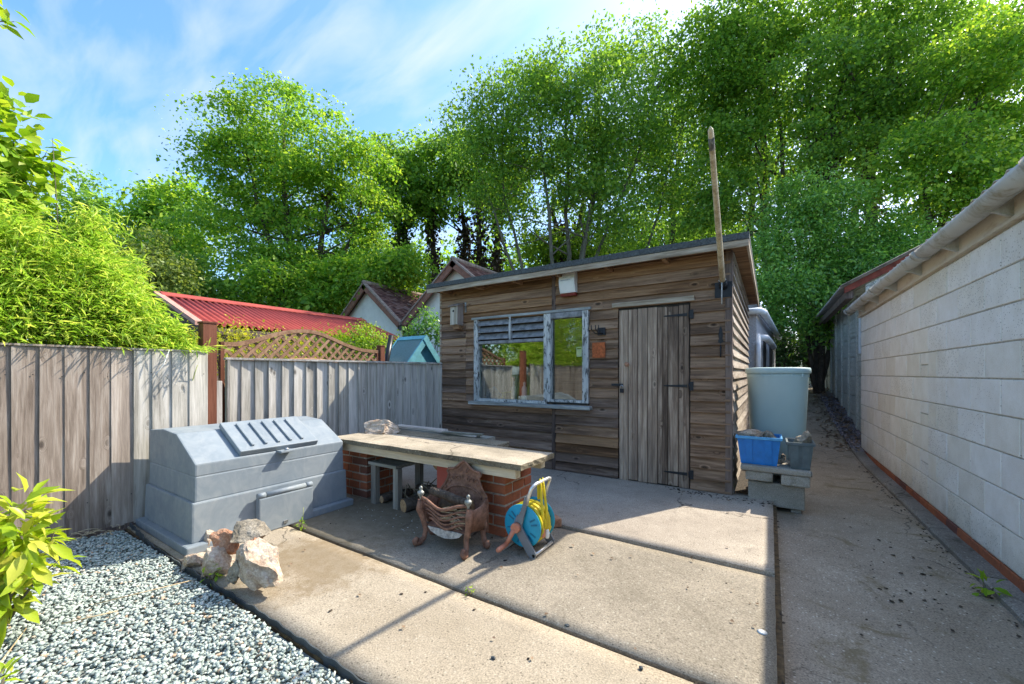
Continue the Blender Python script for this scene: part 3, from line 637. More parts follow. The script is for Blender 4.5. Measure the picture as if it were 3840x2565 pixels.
for y in (0.6, 1.7, 2.75, 3.5, 4.3, 5.15, 6.0, 6.9, 7.8):
    MB().prism([(WX - 0.02, gz - 0.13), (WX - 0.02, gz - 0.01), (gx - 0.03, gz - 0.075), (gx + 0.02, gz - 0.085)], y - 0.012, y + 0.012, 'y').build('gutter_bracket', 'gutter', ga)
def corrugated(x0, z0, x1, z1, y0, y1, pitch, amp, th=0.007, per=6):
    mb = MB(); n = int((y1 - y0) / pitch * per); vs = []
    for i in range(n + 1):
        y = y0 + (y1 - y0) * i / n; w = amp * math.cos(2 * math.pi * y / pitch)
        vs += [(x0, y, z0 + w), (x1, y, z1 + w), (x1, y, z1 + w - th), (x0, y, z0 + w - th)]
    fs = []
    for i in range(n):
        a, b = 4 * i, 4 * i + 4
        fs += [(a, b, b + 1, a + 1), (a + 2, a + 1, b + 1, b + 2), (a + 3, b + 3, b, a), (a + 3, a + 2, b + 2, b + 3)]
    return mb.add(vs, fs, True)
corrugated(WX - 0.14, 2.262, 4.0, 2.80, -2.5, 8.38, 0.146, 0.022).build('roof', 'cement', ga, fixn=False)

# =================================================================== PRECAST PANEL GARAGE further back
gb = thing('panel_garage', 'pale precast panel garage with red barge board beyond the block wall', 'garage', (1.5, 10, 0))
PXF = 1.34
MB().box(PXF + 0.05, PXF + 0.1, 8.45, 15.0, -0.2, 2.62).build('wall_core', 'panel', gb)
k = 0; y = 8.5
while y < 14.8:
    MB().box(PXF - 0.03, PXF + 0.05, y, y + 0.12, -0.1, 2.6).build('post', 'panel', gb, bev=0.006)
    for c in range(7):
        z0 = 0.05 + c * 0.365
        if k == 0 and 3 < c: continue
        mb = MB().box(PXF + 0.005, PXF + 0.05, y + 0.125, y + 0.915, z0, z0 + 0.355)
        for rr in range(4): mb.box(PXF - 0.004, PXF + 0.004, y + 0.14, y + 0.90, z0 + 0.02 + rr * 0.083, z0 + 0.02 + rr * 0.083 + 0.062)
        mb.build('panel', 'panel', gb, bev=0.003)
    y += 0.92; k += 1
wf = MB().box(PXF - 0.01, PXF + 0.04, 8.66, 8.72, 1.55, 2.5).box(PXF - 0.01, PXF + 0.04, 9.30, 9.36, 1.55, 2.5).box(PXF - 0.01, PXF + 0.04, 8.72, 9.30, 1.55, 1.61).box(PXF - 0.01, PXF + 0.04, 8.72, 9.30, 2.44, 2.5).build('window', 'pvc', gb)
MB().box(PXF + 0.01, PXF + 0.02, 8.72, 9.30, 1.61, 2.44).build('pane', 'glass', wf)
MB().prism([(PXF - 0.32, 2.50), (PXF - 0.32, 2.60), (3.2, 3.78), (3.2, 3.66)], 8.40, 8.44, 'y').build('barge_board', 'red_barge', gb)
MB().prism([(PXF - 0.05, 2.0), (PXF - 0.05, 2.62), (3.2, 3.66), (3.2, 2.0)], 8.45, 8.50, 'y').build('gable', 'panel', gb)
corrugated(PXF - 0.38, 2.60, 3.2, 3.80, 8.30, 15.0, 0.146, 0.022).build('roof', 'cement', gb, fixn=False)
MB().box(PXF - 0.3, PXF - 0.2, 8.45, 15.0, 2.42, 2.54).build('eave_board', 'post_dark', gb)

# =================================================================== GARDEN SHED
FY = 4.43
SL, SR, SB = -4.10, -0.32, 8.0
sh = thing('garden_shed', 'weathered brown timber shed with plank door and long window', 'shed', (-2.2, 4.43, 0))
def board_mesh(L, h=0.128, t0=0.034, t1=0.006):
    def mk():
        mb = MB(); n = 6; r = []
        for i in range(n + 1):
            x = -L / 2 + L * i / n
            wob = 0.003 * mnoise.noise(Vector((x * 3, L * 7, 0)))
            r.append([(x, 0, 0.0), (x, -t0 + wob, 0.0 + wob * 1.3), (x, -t0 + wob, 0.006 + wob), (x, -t1, h), (x, 0, h)])
        return mb.rings(r).mesh('board')
    return cached(('board', round(L, 3), h, t0), mk)
ROW = 0.112
def front_board(x0, x1, z, mat, h=0.128):
    me = board_mesh(x1 - x0, h)
    me2 = cached(('bm', me.name, mat), lambda: me.copy()); 
    obj('board', me2, mat, sh, ((x0 + x1) / 2, FY + U(-.0015, .0015), z), (U(-.006, .006), U(-.0015, .0015), 0))
WL, WR, WB, WT = -3.46, -1.77, 0.82, 1.94
DL, DR, DT = -1.42, -0.69, 1.90
for k in range(22):
    z = 0.025 + ROW * k; top = z + ROW
    mats = ['board', 'board', 'board', 'board_dark'] if k >= 7 else ['board_dark', 'board_dark', 'board', 'board_orange']
    if k >= 17: mats = ['board_orange', 'board', 'board']
    if k >= 20: mats = ['board_orange']
    segs = []
    if k <= 6: segs = [(SL, -2.255), (-2.205, DL - 0.01), (DR + 0.01, SR)]
    elif k <= 16: segs = [(SL, -3.62), (-3.615, WL - 0.002), (WR + 0.002, DL - 0.01), (DR + 0.01, SR)]
    else: segs = [(SL, -2.255), (-2.205, SR)]
    for a, b in segs:
        m = random.choice(mats)
        if a > -0.8 and k < 17: m = random.choice(['board', 'board', 'board_side' if k < 2 else 'board'])
        front_board(a, b, z, m, 0.128 if k < 21 else 0.03)
nl = MB()
for k in range(22):
    for x in ([-4.04, -3.66, -3.58, -3.50, -1.72, -1.47, -0.63, -0.37] if k > 6 and k < 17 else [-4.04, -3.4, -2.8, -2.31, -2.15, -1.8, -1.47, -0.63, -0.37] if k < 7 else [-4.04, -3.4, -2.8, -2.31, -2.15, -1.6, -1.0, -0.5]):
        z = 0.025 + ROW * k + 0.03 + U(-.006, .006); nl.lathe([(0.0035, 0), (0.0035, -0.002)], (x + U(-.008, .008), FY - 0.030, z), 6, 'y')
tag(nl.build('nails', 'black_iron', sh, fixn=False), kind='stuff')
# lining behind the boards, with window and door openings; the other walls, floor and roof deck
mb = MB(); y0, y1 = FY + 0.002, FY + 0.03
mb.box(SL, SR, y0, y1, WT, 2.40).box(SL, WL, y0, y1, 0.0, WT).box(WL, WR, y0, y1, 0.0, WB).box(WR, SR, y0, y1, 0.0, WT)
mb.build('front_lining', 'dark', sh)
MB().box(SL, SL + 0.03, FY + 0.032, SB, 0, 2.40).build('left_wall', 'board_dark', sh)
MB().box(SL, SR, SB, SB + 0.03, 0, 2.40).build('back_wall', 'board_dark', sh)
MB().box(SR - 0.04, SR - 0.012, FY + 0.032, SB, 0, 2.40).build('right_lining', 'dark', sh)
MB().box(SL, SR, FY + 0.032, SB, -0.1, 0.012).build('floor', 'dark', sh)
for k in range(22):
    z = 0.025 + ROW * k; me = board_mesh(3.55, 0.128 if k < 21 else 0.03); me2 = cached(('bs', me.name), lambda: me.copy())
    obj('board', me2, 'board_side', sh, (SR - 0.01, FY + 0.03 + 3.55 / 2, z), (0, U(-.001, .001), rad(90)))
MB().box(SR - 0.045, SR + 0.016, FY - 0.030, FY + 0.03, 0.0, 2.40).build('corner_post', 'post_dark', sh, bev=0.003)
MB().box(SL - 0.014, SL + 0.02, FY - 0.028, FY + 0.03, 0.0, 2.40).build('corner_post', 'trim', sh, bev=0.003)
MB().box(-2.255, -2.205, FY - 0.030, FY, 1.96, 2.40).build('batten', 'post_dark', sh, bev=0.003)
MB().box(-2.255, -2.205, FY - 0.030, FY, 0.02, 0.775).build('batten', 'post_dark', sh, bev=0.003)
# roof
rf = MB().box(-4.16, -0.155, 4.17, 8.15, 2.415, 2.478).build('roof_felt', 'felt', sh, bev=0.006)
MB().box(-4.14, -0.175, 4.20, 8.12, 2.395, 2.413).build('roof_deck', 'board_orange', sh)
MB().box(-4.155, -0.16, 4.178, 4.198, 2.35, 2.413).build('fascia', 'trim', sh, bev=0.003)
MB().box(-0.178, -0.158, 4.20, 8.12, 2.35, 2.413).build('fascia', 'trim_y', sh, bev=0.003)
for x in (-3.9, -3.3, -2.7, -2.1, -1.5, -0.9, -0.4): MB().box(x - 0.02, x + 0.02, 4.205, 8.0, 2.345, 2.394).build('rafter', 'board_orange', sh)
# window
win = MB().box(WL, WL + 0.07, FY - 0.045, FY + 0.03, WB, WT).build('window', 'peel', sh, bev=0.003)
def wpart(name, x0, x1, z0, z1, y0=-0.045, y1=0.03, m='peel', par=None): return MB().box(x0, x1, FY + y0, FY + y1, z0, z1).build(name, m, par or win, bev=0.003)
wpart('mullion', -2.362, -2.315, WB, WT); wpart('casement_stile', -2.312, -2.262, WB + 0.03, WT - 0.005, -0.055)
wpart('casement_stile', -1.845, -1.772, WB + 0.03, WT - 0.005, -0.055); wpart('casement_rail', -2.262, -1.845, 1.87, WT - 0.005, -0.055, 0.03, 'louvre'); wpart('casement_rail', -2.262, -1.845, WB + 0.03, WB + 0.06, -0.05)
wpart('transom', WL + 0.07, -2.362, 1.60, 1.64, -0.04, 0.03, 'louvre'); wpart('bottom_rail', WL + 0.07, -2.362, WB, WB + 0.035)
wpart('head', WL - 0.03, WR + 0.03, WT, WT + 0.03, -0.06, 0.0, 'sill')
wpart('louvre_divider', -2.875, -2.845, 1.64, WT, -0.055, 0.0, 'peel'); wpart('louvre_back', WL + 0.07, -2.362, 1.64, WT, 0.012, 0.026, 'dark')
for i in range(3):
    z = 1.66 + i * 0.094
    for x0, x1 in ((WL + 0.075, -2.877), (-2.843, -2.365)):
        MB().prism([(FY - 0.052, z), (FY - 0.050, z + 0.010), (FY + 0.006, z + 0.078), (FY + 0.008, z + 0.066)], x0, x1, 'x').build('louvre_slat', 'louvre', win)
MB().box(-3.51, -1.73, FY - 0.11, FY + 0.0, 0.775, 0.818).build('sill', 'sill', win, bev=0.005)
MB().box(WL + 0.072, -2.364, FY + 0.004, FY + 0.009, WB + 0.037, 1.598).build('pane', 'glass', win)
MB().box(-2.260, -1.847, FY + 0.004, FY + 0.009, WB + 0.062, 1.868).build('pane', 'glass', win)
# door
door = MB().box(DL, DR, FY + 0.004, FY + 0.018, 0.03, DT).build('door', 'dark', sh)
n = 7; pw = (DR - DL) / n
for i in range(n):
    x0 = DL + pw * i; w = pw - 0.003; zt = DT + U(-.006, .004); zb = 0.03 + U(-0.012, 0.008)
    prof = [(x0 + 0.003, 0.0), (x0 + 0.003, -0.016), (x0 + 0.010, -0.022), (x0 + w * 0.46, -0.022), (x0 + w * 0.49, -0.017), (x0 + w * 0.53, -0.017), (x0 + w * 0.56, -0.022), (x0 + w - 0.006, -0.022), (x0 + w, -0.016), (x0 + w, 0.0)]
    o = MB().prism([(a, FY - 0.002 + b) for a, b in prof], zb, zt, 'z').build('plank', 'plank_door', door)
MB().box(-1.49, -0.64, FY - 0.055, FY - 0.026, 1.935, 1.985).build('lintel_strip', 'trim', sh, bev=0.004)
for z in (1.80, 1.07, 0.17):
    h = MB(); L = 0.24
    h.prism([(DR - 0.02, z - 0.016), (DR - 0.02, z + 0.016), (DR - L, z + 0.007), (DR - L - 0.012, z), (DR - L, z - 0.007)], FY - 0.031, FY - 0.026, 'y')
    h.box(DR + 0.006, DR + 0.04, FY - 0.036, FY - 0.028, z - 0.045, z + 0.045).tube([(DR + 0.0, FY - 0.034, z - 0.03), (DR + 0.0, FY - 0.034, z + 0.03)], 0.007, 8)
    h.build('hinge', 'black_iron', door)
MB().lathe([(0.008, 0), (0.008, -0.02), (0.024, -0.03), (0.027, -0.042), (0.018, -0.052), (0.004, -0.055)], (-1.318, FY - 0.026, 1.30), 14, 'y').build('knob', 'rubble_red', door)
hs = MB().box(-1.50, -1.37, FY - 0.036, FY - 0.030, 1.058, 1.085).build('hasp', 'black_iron', door)
pl = MB().box(-1.398, -1.358, FY - 0.062, FY - 0.038, 0.985, 1.030).build('padlock', 'black_iron', door, bev=0.004)
MB().tube([(-1.392, FY - 0.05, 1.028), (-1.392, FY - 0.05, 1.055), (-1.386, FY - 0.05, 1.066), (-1.378, FY - 0.05, 1.069), (-1.370, FY - 0.05, 1.066), (-1.364, FY - 0.05, 1.055), (-1.364, FY - 0.05, 1.028)], 0.005, 6).build('shackle', 'steel', pl)
# black gate hook on the right hand boards
hk = MB(); hk.prism([(-0.405, 1.45), (-0.385, 1.58), (-0.395, 1.64), (-0.405, 1.66), (-0.415, 1.64), (-0.425, 1.58)], FY - 0.034, FY - 0.024, 'y').tube([(-0.405, FY - 0.03, 1.47), (-0.405, FY - 0.035, 1.36)], 0.008, 6).box(-0.425, -0.385, FY - 0.036, FY - 0.022, 1.50, 1.53)
tag(hk.build('iron_hook', 'black_iron'), 'slim black iron hook on boards right of the shed door', 'hook')
# things behind the glass
tag(MB().box(-3.45, -1.75, FY + 0.035, FY + 0.55, 0.78, 0.815).build('worktop', 'trim'), 'pale worktop seen through the shed window', 'worktop')
for i, (x, lb) in enumerate(((-2.865, 'white squeezy bottle behind shed window, left of the pair'), (-2.70, 'white squeezy bottle behind shed window, right of the pair'))):
    t = thing('bottle', lb, 'bottle', (x, FY + 0.055, 0.815), 'bottles on the worktop')
    MB().lathe([(0.033, 0), (0.036, 0.01), (0.036, 0.18), (0.030, 0.205), (0.015, 0.222), (0.015, 0.232)], (x, FY + 0.055, 0.815), 16).build('bottle_body', 'white', t)
    MB().lathe([(0.017, 0.233), (0.017, 0.255), (0.012, 0.27), (0.004, 0.275)], (x, FY + 0.055, 0.815), 12).build('cap', 'white', t)
tag(obj('cloth_bag', rock_mesh('cloth_bag', 0.13, 0.10, 0.10, 5, 3, 6, 0.2), 'bluebag', None, (-3.25, FY + 0.13, 0.93)), 'crumpled blue cloth bag inside the shed window', 'bag')
tag(MB().tube([(-3.10, FY + 0.12, 0.93), (-2.98, FY + 0.12, 0.945), (-2.9, FY + 0.12, 0.955)], 0.009, 6).tube([(-3.07, FY + 0.12, 0.94), (-3.10, FY + 0.12, 0.86)], 0.012, 6).tube([(-3.05, FY + 0.12, 0.94), (-3.04, FY + 0.12, 0.817)], 0.007, 6).build('spray_trigger', 'yellow'), 'small yellow plastic trigger inside the shed window', 'trigger')
nt = thing('paper_notice', 'small white notice in the right pane of the shed window', 'notice', (-1.905, FY + 0.012, 1.5))
MB().box(-1.945, -1.875, FY + 0.011, FY + 0.013, 1.40, 1.515).build('sheet', 'paper', nt)
MB().box(-1.937, -1.883, FY + 0.0095, FY + 0.0105, 1.487, 1.503).build('printed_band', 'ink', nt)

# =================================================================== THINGS FIXED TO THE SHED
t = thing('alarm_box', 'white curved alarm box with dark red base under the shed eave', 'alarm box', (-2.015, 4.40, 2.13))
pr = [(4.402, 2.155), (4.345, 2.155)] + [(4.345 - 0.038 * math.sin(math.pi * k / 12), 2.155 + 0.255 * k / 12) for k in range(1, 12)] + [(4.345, 2.41), (4.402, 2.41)]
MB().prism(pr, -2.115, -1.915, 'x').build('cover', 'white', t, bev=0.004)
MB().prism([(4.402, 2.120), (4.352, 2.120), (4.346, 2.153), (4.402, 2.153)], -2.11, -1.918, 'x').build('lens', 'redlens', t)
def mark(x0, x1, z, h):
    k = (z - 2.155) / 0.255; y = 4.345 - 0.038 * math.sin(math.pi * k) - 0.0012
    MB().box(x0, x1, y, y + 0.001, z - h / 2, z + h / 2).build('faded_print', 'inkblue', t)
for x0, x1 in ((-2.085, -2.045), (-2.04, -2.00)): mark(x0, x1, 2.335, 0.006)
for x0, x1 in ((-2.092, -2.035), (-2.03, -1.985), (-1.98, -1.965)): mark(x0, x1, 2.300, 0.010)
t = thing('bird_box', 'small grey timber bird box high on the left of the shed', 'bird box', (-3.73, 4.40, 1.86))
bxm = MB().prism([(4.405, 1.88), (4.405, 2.185), (4.285, 2.145), (4.285, 1.88)], -3.80, -3.66, 'x').build('box', 'birdwood', t, bev=0.002)
MB().box(-3.795, -3.665, 4.275, 4.284, 1.885, 2.135).build('front', 'birdfront', t, bev=0.002)
MB().lathe([(0.016, 0), (0.016, 0.002)], (-3.735, 4.272, 2.075), 14, 'y').build('entrance_hole', 'blackp', t)
MB().prism([(4.405, 2.190), (4.405, 2.203), (4.255, 2.152), (4.255, 2.139)], -3.82, -3.64, 'x').build('lid', 'birdwood', t)
MB().box(-3.76, -3.66, 4.30, 4.405, 1.82, 1.878).build('bottom_block', 'board_orange', t)
MB().box(-3.63, -3.60, 4.392, 4.400, 2.06, 2.20).build('fixing_bracket', 'steel', t)
tag(MB().box(-1.725, -1.572, 4.385, 4.402, 1.38, 1.555).build('plaque', 'rustplate', bev=0.003), 'square orange plaque on the shed between window and door', 'plaque')
hk = MB().box(-1.66, -1.57, 4.385, 4.402, 1.635, 1.72)
for x, e in ((-1.655, -0.05), (-1.62, -0.035), (-1.60, -0.02)): hk.tube([(x, 4.39, 1.65), (x + e * 0.3, 4.33, 1.655), (x + e, 4.31, 1.70), (x + e, 4.305, 1.745)], 0.006, 6)
tag(hk.build('hook_bracket', 'black_iron', bev=0), 'black pronged bracket above the orange plaque', 'bracket')
fp = thing('flagpole', 'bare wooden pole jutting out from the shed corner', 'pole', (-0.38, 4.38, 2.0))
b = Vector((-0.382, 4.33, 2.075)); tp = Vector((-0.316, 2.80, 2.757)); d = (tp - b)
MB().tube([b, b + d * 0.25, b + d * 0.5, b + d * 0.75, b + d * 0.965, b + d * 0.985, tp], [0.026, 0.024, 0.022, 0.019, 0.017, 0.016, 0.004], 12).build('pole', 'pole', fp)
MB().tube([b + d * 0.90, b + d * 0.955], [0.0185, 0.018], 12).build('tip_band', 'stoolwood', fp)
MB().box(-0.455, -0.305, 4.388, 4.402, 1.94, 2.09).tube([(-0.38, 4.39, 2.045), (-0.379, 4.30, 2.088)], [0.038, 0.034], 12).build('bracket', 'black_iron', fp)
MB().tube([(-0.385, 4.29, 2.09), (-0.385, 4.285, 1.99), (-0.386, 4.29, 1.86)], 0.006, 6).tube([b + d * 0.02 + Vector((.03, 0, 0)), b + d * 0.02 + Vector((0, 0, .032)), b + d * 0.02 + Vector((-.03, 0, 0)), b + d * 0.02 + Vector((0, 0, -.032))], 0.007, 6).build('rope', 'ash', fp)

# =================================================================== PEBBLEDASH OUTBUILDING behind the shed
ob = thing('pebbledash_outbuilding', 'grey pebbledashed outbuilding with pale gutters behind the shed', 'outbuilding', (-1.5, 11, 0))
ang = rad(-3.2); Rm = Matrix.Translation((-0.20, 8.35, 0)) @ Matrix.Rotation(ang, 4, 'Z')
def ob_box(name, m, x0, x1, y0, y1, z0, z1, **k): return MB().box(x0, x1, y0, y1, z0, z1, Rm).build(name, m, ob, **k)
ob_box('wall', 'pebble', -3.0, 0.0, 0.0, 6.0, -0.2, 2.32)
ob_box('roof', 'cement', -3.1, 0.06, -0.06, 6.1, 2.36, 2.42)
ob_box('door', 'post_dark', -0.02, 0.02, 3.4, 4.3, 0.2, 2.05)
ob_box('window', 'dark', -0.02, 0.015, 1.5, 2.1, 1.3, 1.95)
MB().tube([Rm @ Vector(p) for p in ((-0.5, -0.09, 2.30), (0.05, -0.09, 2.30), (0.10, 0.1, 2.29), (0.10, 3.0, 2.27), (0.10, 6.0, 2.25))], 0.062, 10).build('gutter', 'pvc', ob)
MB().tube([Rm @ Vector(p) for p in ((-0.02, 0.30, 1.86), (0.12, 0.36, 1.85), (0.13, 1.5, 1.83), (0.13, 2.6, 1.80))], 0.06, 10).build('lower_gutter', 'pvc', ob)
MB().tube([Rm @ Vector(p) for p in ((0.0, 0.28, 1.9), (0.02, 0.16, 1.80), (0.03, -0.03, 1.70), (0.03, -0.05, 1.5), (0.03, -0.05, 0.3))], 0.042, 10).build('downpipe', 'pvc', ob)

# =================================================================== FENCES AND TRELLIS
def feather(w, h, t0=0.016, t1=0.005, seed=0):
    def mk():
        mb = MB(); r = []; n = 7
        for i in range(n + 1):
            z = h * i / n; e = 0.002 * mnoise.noise(Vector((z * 3, seed * 5, 0)))
            r.append([(-w / 2, 0, z), (w / 2, 0, z), (w / 2 + e, -t1 + e, z), (-w / 2 + e, -t0 + e, z)])
        return mb.rings(r).mesh('board')
    return cached(('fe', w, round(h, 2), t0, seed), mk)
LX = -4.27
fl = thing('timber_fence', 'brown grey feather-edge fence along the left of the yard', 'fence', (LX, 0, 0))
for k in range(37):
    y = 1.475 - 0.122 * k
    h = 1.375 + U(-.004, .004)
    m = 'fence' if k > 3 else random.choice(['fence', 'fence_grey'])
    me = cached(('fl', m, k % 3), lambda: feather(0.138, 1.375, 0.017, 0.005, k % 3).copy())
    obj('board', me, m, fl, (LX + U(-.004, .004), y + U(-.006, .006), 0.012 + U(-.004, .004)), (U(-.004, .004), U(-.003, .003), rad(90)))
MB().box(LX - 0.05, LX - 0.005, -3.1, 1.54, 1.15, 1.22).box(LX - 0.05, LX - 0.005, -3.1, 1.54, 0.2, 0.27).build('rail', 'fence', fl)
for a, b in ((-3.1, -0.42), (-0.415, 0.99), (0.995, 1.545)): MB().box(LX - 0.03, LX + 0.024, a, b, 1.387, 1.402).build('capping', 'rail_grey' if a > 0.9 else 'fence', fl, bev=0.002)
MB().box(LX - 0.02, LX + 0.01, -3.1, 1.54, -0.1, 0.02).build('gravel_board', 'post_dark', fl)
nl = MB()
for k in range(37):
    for z in (0.24, 1.19): nl.lathe([(0.004, 0), (0.004, 0.002)], (0, 0, 0), 6, 'z', Matrix.Translation((LX + 0.0165, 1.475 - 0.122 * k + 0.035 + U(-.01, .01), z + U(-.02, .02))) @ Matrix.Rotation(rad(90), 4, 'Y'))
tag(nl.build('nails', 'black_iron', fl, fixn=False), kind='stuff')
P0, P1 = Vector((-4.60, 1.83, 0)), Vector((-4.115, 4.40, 0)); dv = (P1 - P0); FL_ = dv.length; fa = math.atan2(dv.y, dv.x)
fb = thing('timber_fence', 'silver grey feather-edge fence running back to the shed', 'fence', tuple((P0 + P1) / 2))
nb = 21
for k in range(nb):
    q = P0.lerp(P1, (k + 0.5) / nb); me = cached(('fb', k % 4), lambda: feather(FL_ / nb * 1.10, 1.335, 0.034, 0.006, k % 4).copy())
    obj('board', me, 'fence_grey', fb, (q.x, q.y, 0.0 + U(-.004, .004)), (U(-.006, .006), U(-.004, .004), fa))
M2 = Matrix.Translation(P0) @ Matrix.Rotation(fa, 4, 'Z')
MB().box(-0.02, FL_ + 0.02, -0.052, 0.04, 1.337, 1.358, M2).build('capping', 'rail_grey', fb, bev=0.002)
MB().box(0, FL_, 0.004, 0.05, 1.05, 1.12, M2).box(0, FL_, 0.004, 0.05, 0.3, 0.37, M2).build('rail', 'fence_grey', fb)
MB().box(FL_ - 0.02, FL_ + 0.012, -0.05, 0.04, 0.0, 1.336, M2).build('end_post', 'fence_grey', fb, bev=0.003)
MB().box(-0.005, 0.02, -0.05, 0.05, 0.0, 1.336, M2).build('end_post', 'fence_grey', fb, bev=0.003)
tag(MB().box(-0.055, 0.055, -0.012, 0.012, 0, 1.125, Matrix.Translation((-4.585, 1.725, 0)) @ Matrix.Rotation(fa + 0.05, 4, 'Z')).build('loose_board', 'fence_grey', bev=0.004), 'short grey board standing at the end of the silver fence', 'board')
ps = thing('fence_post', 'thick red brown post between the two fences', 'post', (-4.40, 1.60, 0))
MB().box(-4.47, -4.36, 1.545, 1.655, -0.1, 1.66).build('post', 'red_wood', ps, bev=0.004); MB().box(-4.476, -4.354, 1.539, 1.661, 1.662, 1.68).build('cap', 'red_wood', ps, bev=0.004)
# trellis with curved top rail
TA, TB = on_x(503, 856, -4.74), on_x(866, 856, -4.92); TA.z = TB.z = 0; tdv = TB - TA; TL = tdv.length; ta = math.atan2(tdv.y, tdv.x); MT = Matrix.Translation(TA) @ Matrix.Rotation(ta, 4, 'Z')
tr = thing('trellis_panel', 'brown diamond trellis with a wave shaped top above the silver fence', 'trellis', tuple(TA.lerp(TB, 0.5)))
tdir = np.array([tdv.x, tdv.y]) / TL; tn = Vector((-tdv.y, tdv.x, 0))
def t_at(x, y):
    r = ray(x, y); n = Vector((-tdv.y, tdv.x, 0)); p = EYEV + r * ((TA - EYEV).dot(n) / r.dot(n)); return ((p - TA).dot(tdv) / TL, p.z)
crv = [t_at(x, y) for x, y in ((503, 783), (540, 786), (580, 777), (620, 765), (655, 757), (690, 754), (722, 757), (755, 770), (790, 787), (825, 799), (866, 803))]
cu = np.array([c[0] for c in crv]); cz = np.array([c[1] for c in crv]); cu[0] = 0.03; 
ord_ = np.argsort(cu); cu, cz = cu[ord_], cz[ord_]
def topz(u): return float(np.interp(u, cu, cz))
mb = MB(); r = []
for i in range(41):
    u = TL * i / 40; z = sum(topz(max(0, min(TL, u + d))) for d in (-0.09, -0.045, 0, 0.045, 0.09)) / 5
    r.append([MT @ Vector((u, -0.022, z - 0.045)), MT @ Vector((u, 0.022, z - 0.045)), MT @ Vector((u, 0.022, z)), MT @ Vector((u, -0.022, z))])
mb.rings(r).build('top_rail', 'lattice', tr)
ZB = 0.95
def clip_slat(c, s):
    us = np.linspace(0, TL, 300); zs = ZB + s * (us - c); ok = (zs > ZB) & (zs < np.array([topz(u) - 0.02 for u in us]))
    if ok.sum() < 4: return None
    i = np.where(ok)[0]; return us[i[0]], zs[i[0]], us[i[-1]], zs[i[-1]]
for s, yo in ((1.0, -0.009), (-1.0, 0.009)):
    c = -1.2 if s > 0 else 0.05
    while c < TL + 1.2:
        q = clip_slat(c, s)
        if q:
            a = MT @ Vector((q[0], yo, q[1])); b = MT @ Vector((q[2], yo, q[3])); L = (b - a).length
            mt = Matrix.Translation(a) @ Matrix.Rotation(ta, 4, 'Z') @ Matrix.Rotation(-math.atan2(q[3] - q[1], q[2] - q[0]), 4, 'Y')
            MB().box(0, L, -0.007, 0.007, -0.016, 0.016, mt).build('slat', 'lattice', tr)
        c += 0.128
MB().box(0.0, 0.035, -0.022, 0.022, 0.3, crv[0][1] - 0.005, MT).build('stile', 'red_wood', tr); MB().box(TL - 0.035, TL, -0.022, 0.022, 0.3, topz(TL) - 0.04, MT).build('stile', 'red_wood', tr)
MB().box(0.036, TL - 0.036, -0.022, 0.022, 0.9, 0.945, MT).build('bottom_rail', 'lattice', tr)
MB().box(0.036, TL - 0.036, -0.012, 0.012, 0.1, 0.898, MT).build('lower_panel', 'red_wood', tr)
arc = [MT @ Vector((1.0 + 0.42 * math.cos(a), -0.03, 1.30 + 0.075 * math.sin(a))) for a in np.linspace(0.02, math.pi - 0.02, 14)]
MB().tube(arc, 0.016, 6).build('inner_arch', 'lattice', tr)
q = t_at(878, 785)
ps = thing('fence_post', 'slim red brown post at the far end of the trellis', 'post', tuple(MT @ Vector((TL + 0.06, 0, 0))))
MB().box(TL + 0.012, TL + 0.10, -0.045, 0.045, -0.1, 1.60, MT).build('post', 'red_wood', ps, bev=0.004); MB().box(TL + 0.006, TL + 0.106, -0.051, 0.051, 1.602, 1.618, MT).build('cap', 'red_wood', ps, bev=0.003)
a = on_y(885, 832, 4.15); b = on_y(897, 770, 4.30)
tag(MB().tube([Vector((a.x - 0.03, a.y, 0.0)), a, b], 0.042, 14).build('black_pipe', 'blackp'), 'leaning black plastic pipe behind the silver fence', 'pipe')

# teal playhouse roof behind the fence
ph = thing('playhouse', 'small teal playhouse with pitched green roof behind the fence', 'playhouse', (-5.0, 4.75, 0))
rx0, rx1, ry, rz, hw, dr = -5.34, -4.76, 4.74, 1.805, 0.44, 0.50
MB().prism([(ry - hw + .03, 0), (ry + hw - .03, 0), (ry + hw - .03, rz - dr + .02), (ry, rz - 0.03), (ry - hw + .03, rz - dr + .02)], rx0 + 0.04, rx1 - 0.02, 'x').build('walls', 'teal', ph)
for s in (-1, 1):
    sl = Vector((0, s * hw, -dr)); nrm = Vector((0, s * dr, hw)).normalized()
    def quad(t0, t1, x0, x1, off, th, m, nm):
        mb = MB(); vs = []
        for x in (x0, x1):
            for t in (t0, t1):
                for o in (off, off + th): vs.append(Vector((x, ry, rz)) + sl * t + nrm * o - Vector((0, 0, 0.0)))
        mb.add(vs, [(0, 1, 3, 2), (4, 6, 7, 5), (0, 4, 5, 1), (2, 3, 7, 6), (0, 2, 6, 4), (1, 5, 7, 3)]); mb.build(nm, m, ph)
    quad(0.02, 1.08, rx0 - 0.01, rx1 + 0.01, -0.012, 0.012, 'teal_felt', 'roof_sheet')
    quad(0.0, 1.10, rx1 + 0.012, rx1 + 0.035, -0.085, 0.10, 'teal', 'barge_board'); quad(0.0, 1.10, rx0 - 0.035, rx0 - 0.012, -0.05, 0.07, 'teal', 'barge_board')
    quad(-0.02, 0.10, rx0 - 0.01, rx1 + 0.008, 0.002, 0.012, 'teal', 'ridge_board')
q = Vector((rx1 + 0.04, ry, rz - 0.06))
MB().prism([(ry, rz + 0.03), (ry + 0.07, rz - 0.05), (ry, rz - 0.13), (ry - 0.07, rz - 0.05)], rx1 + 0.036, rx1 + 0.046, 'x').build('apex_plate', 'teal', ph)

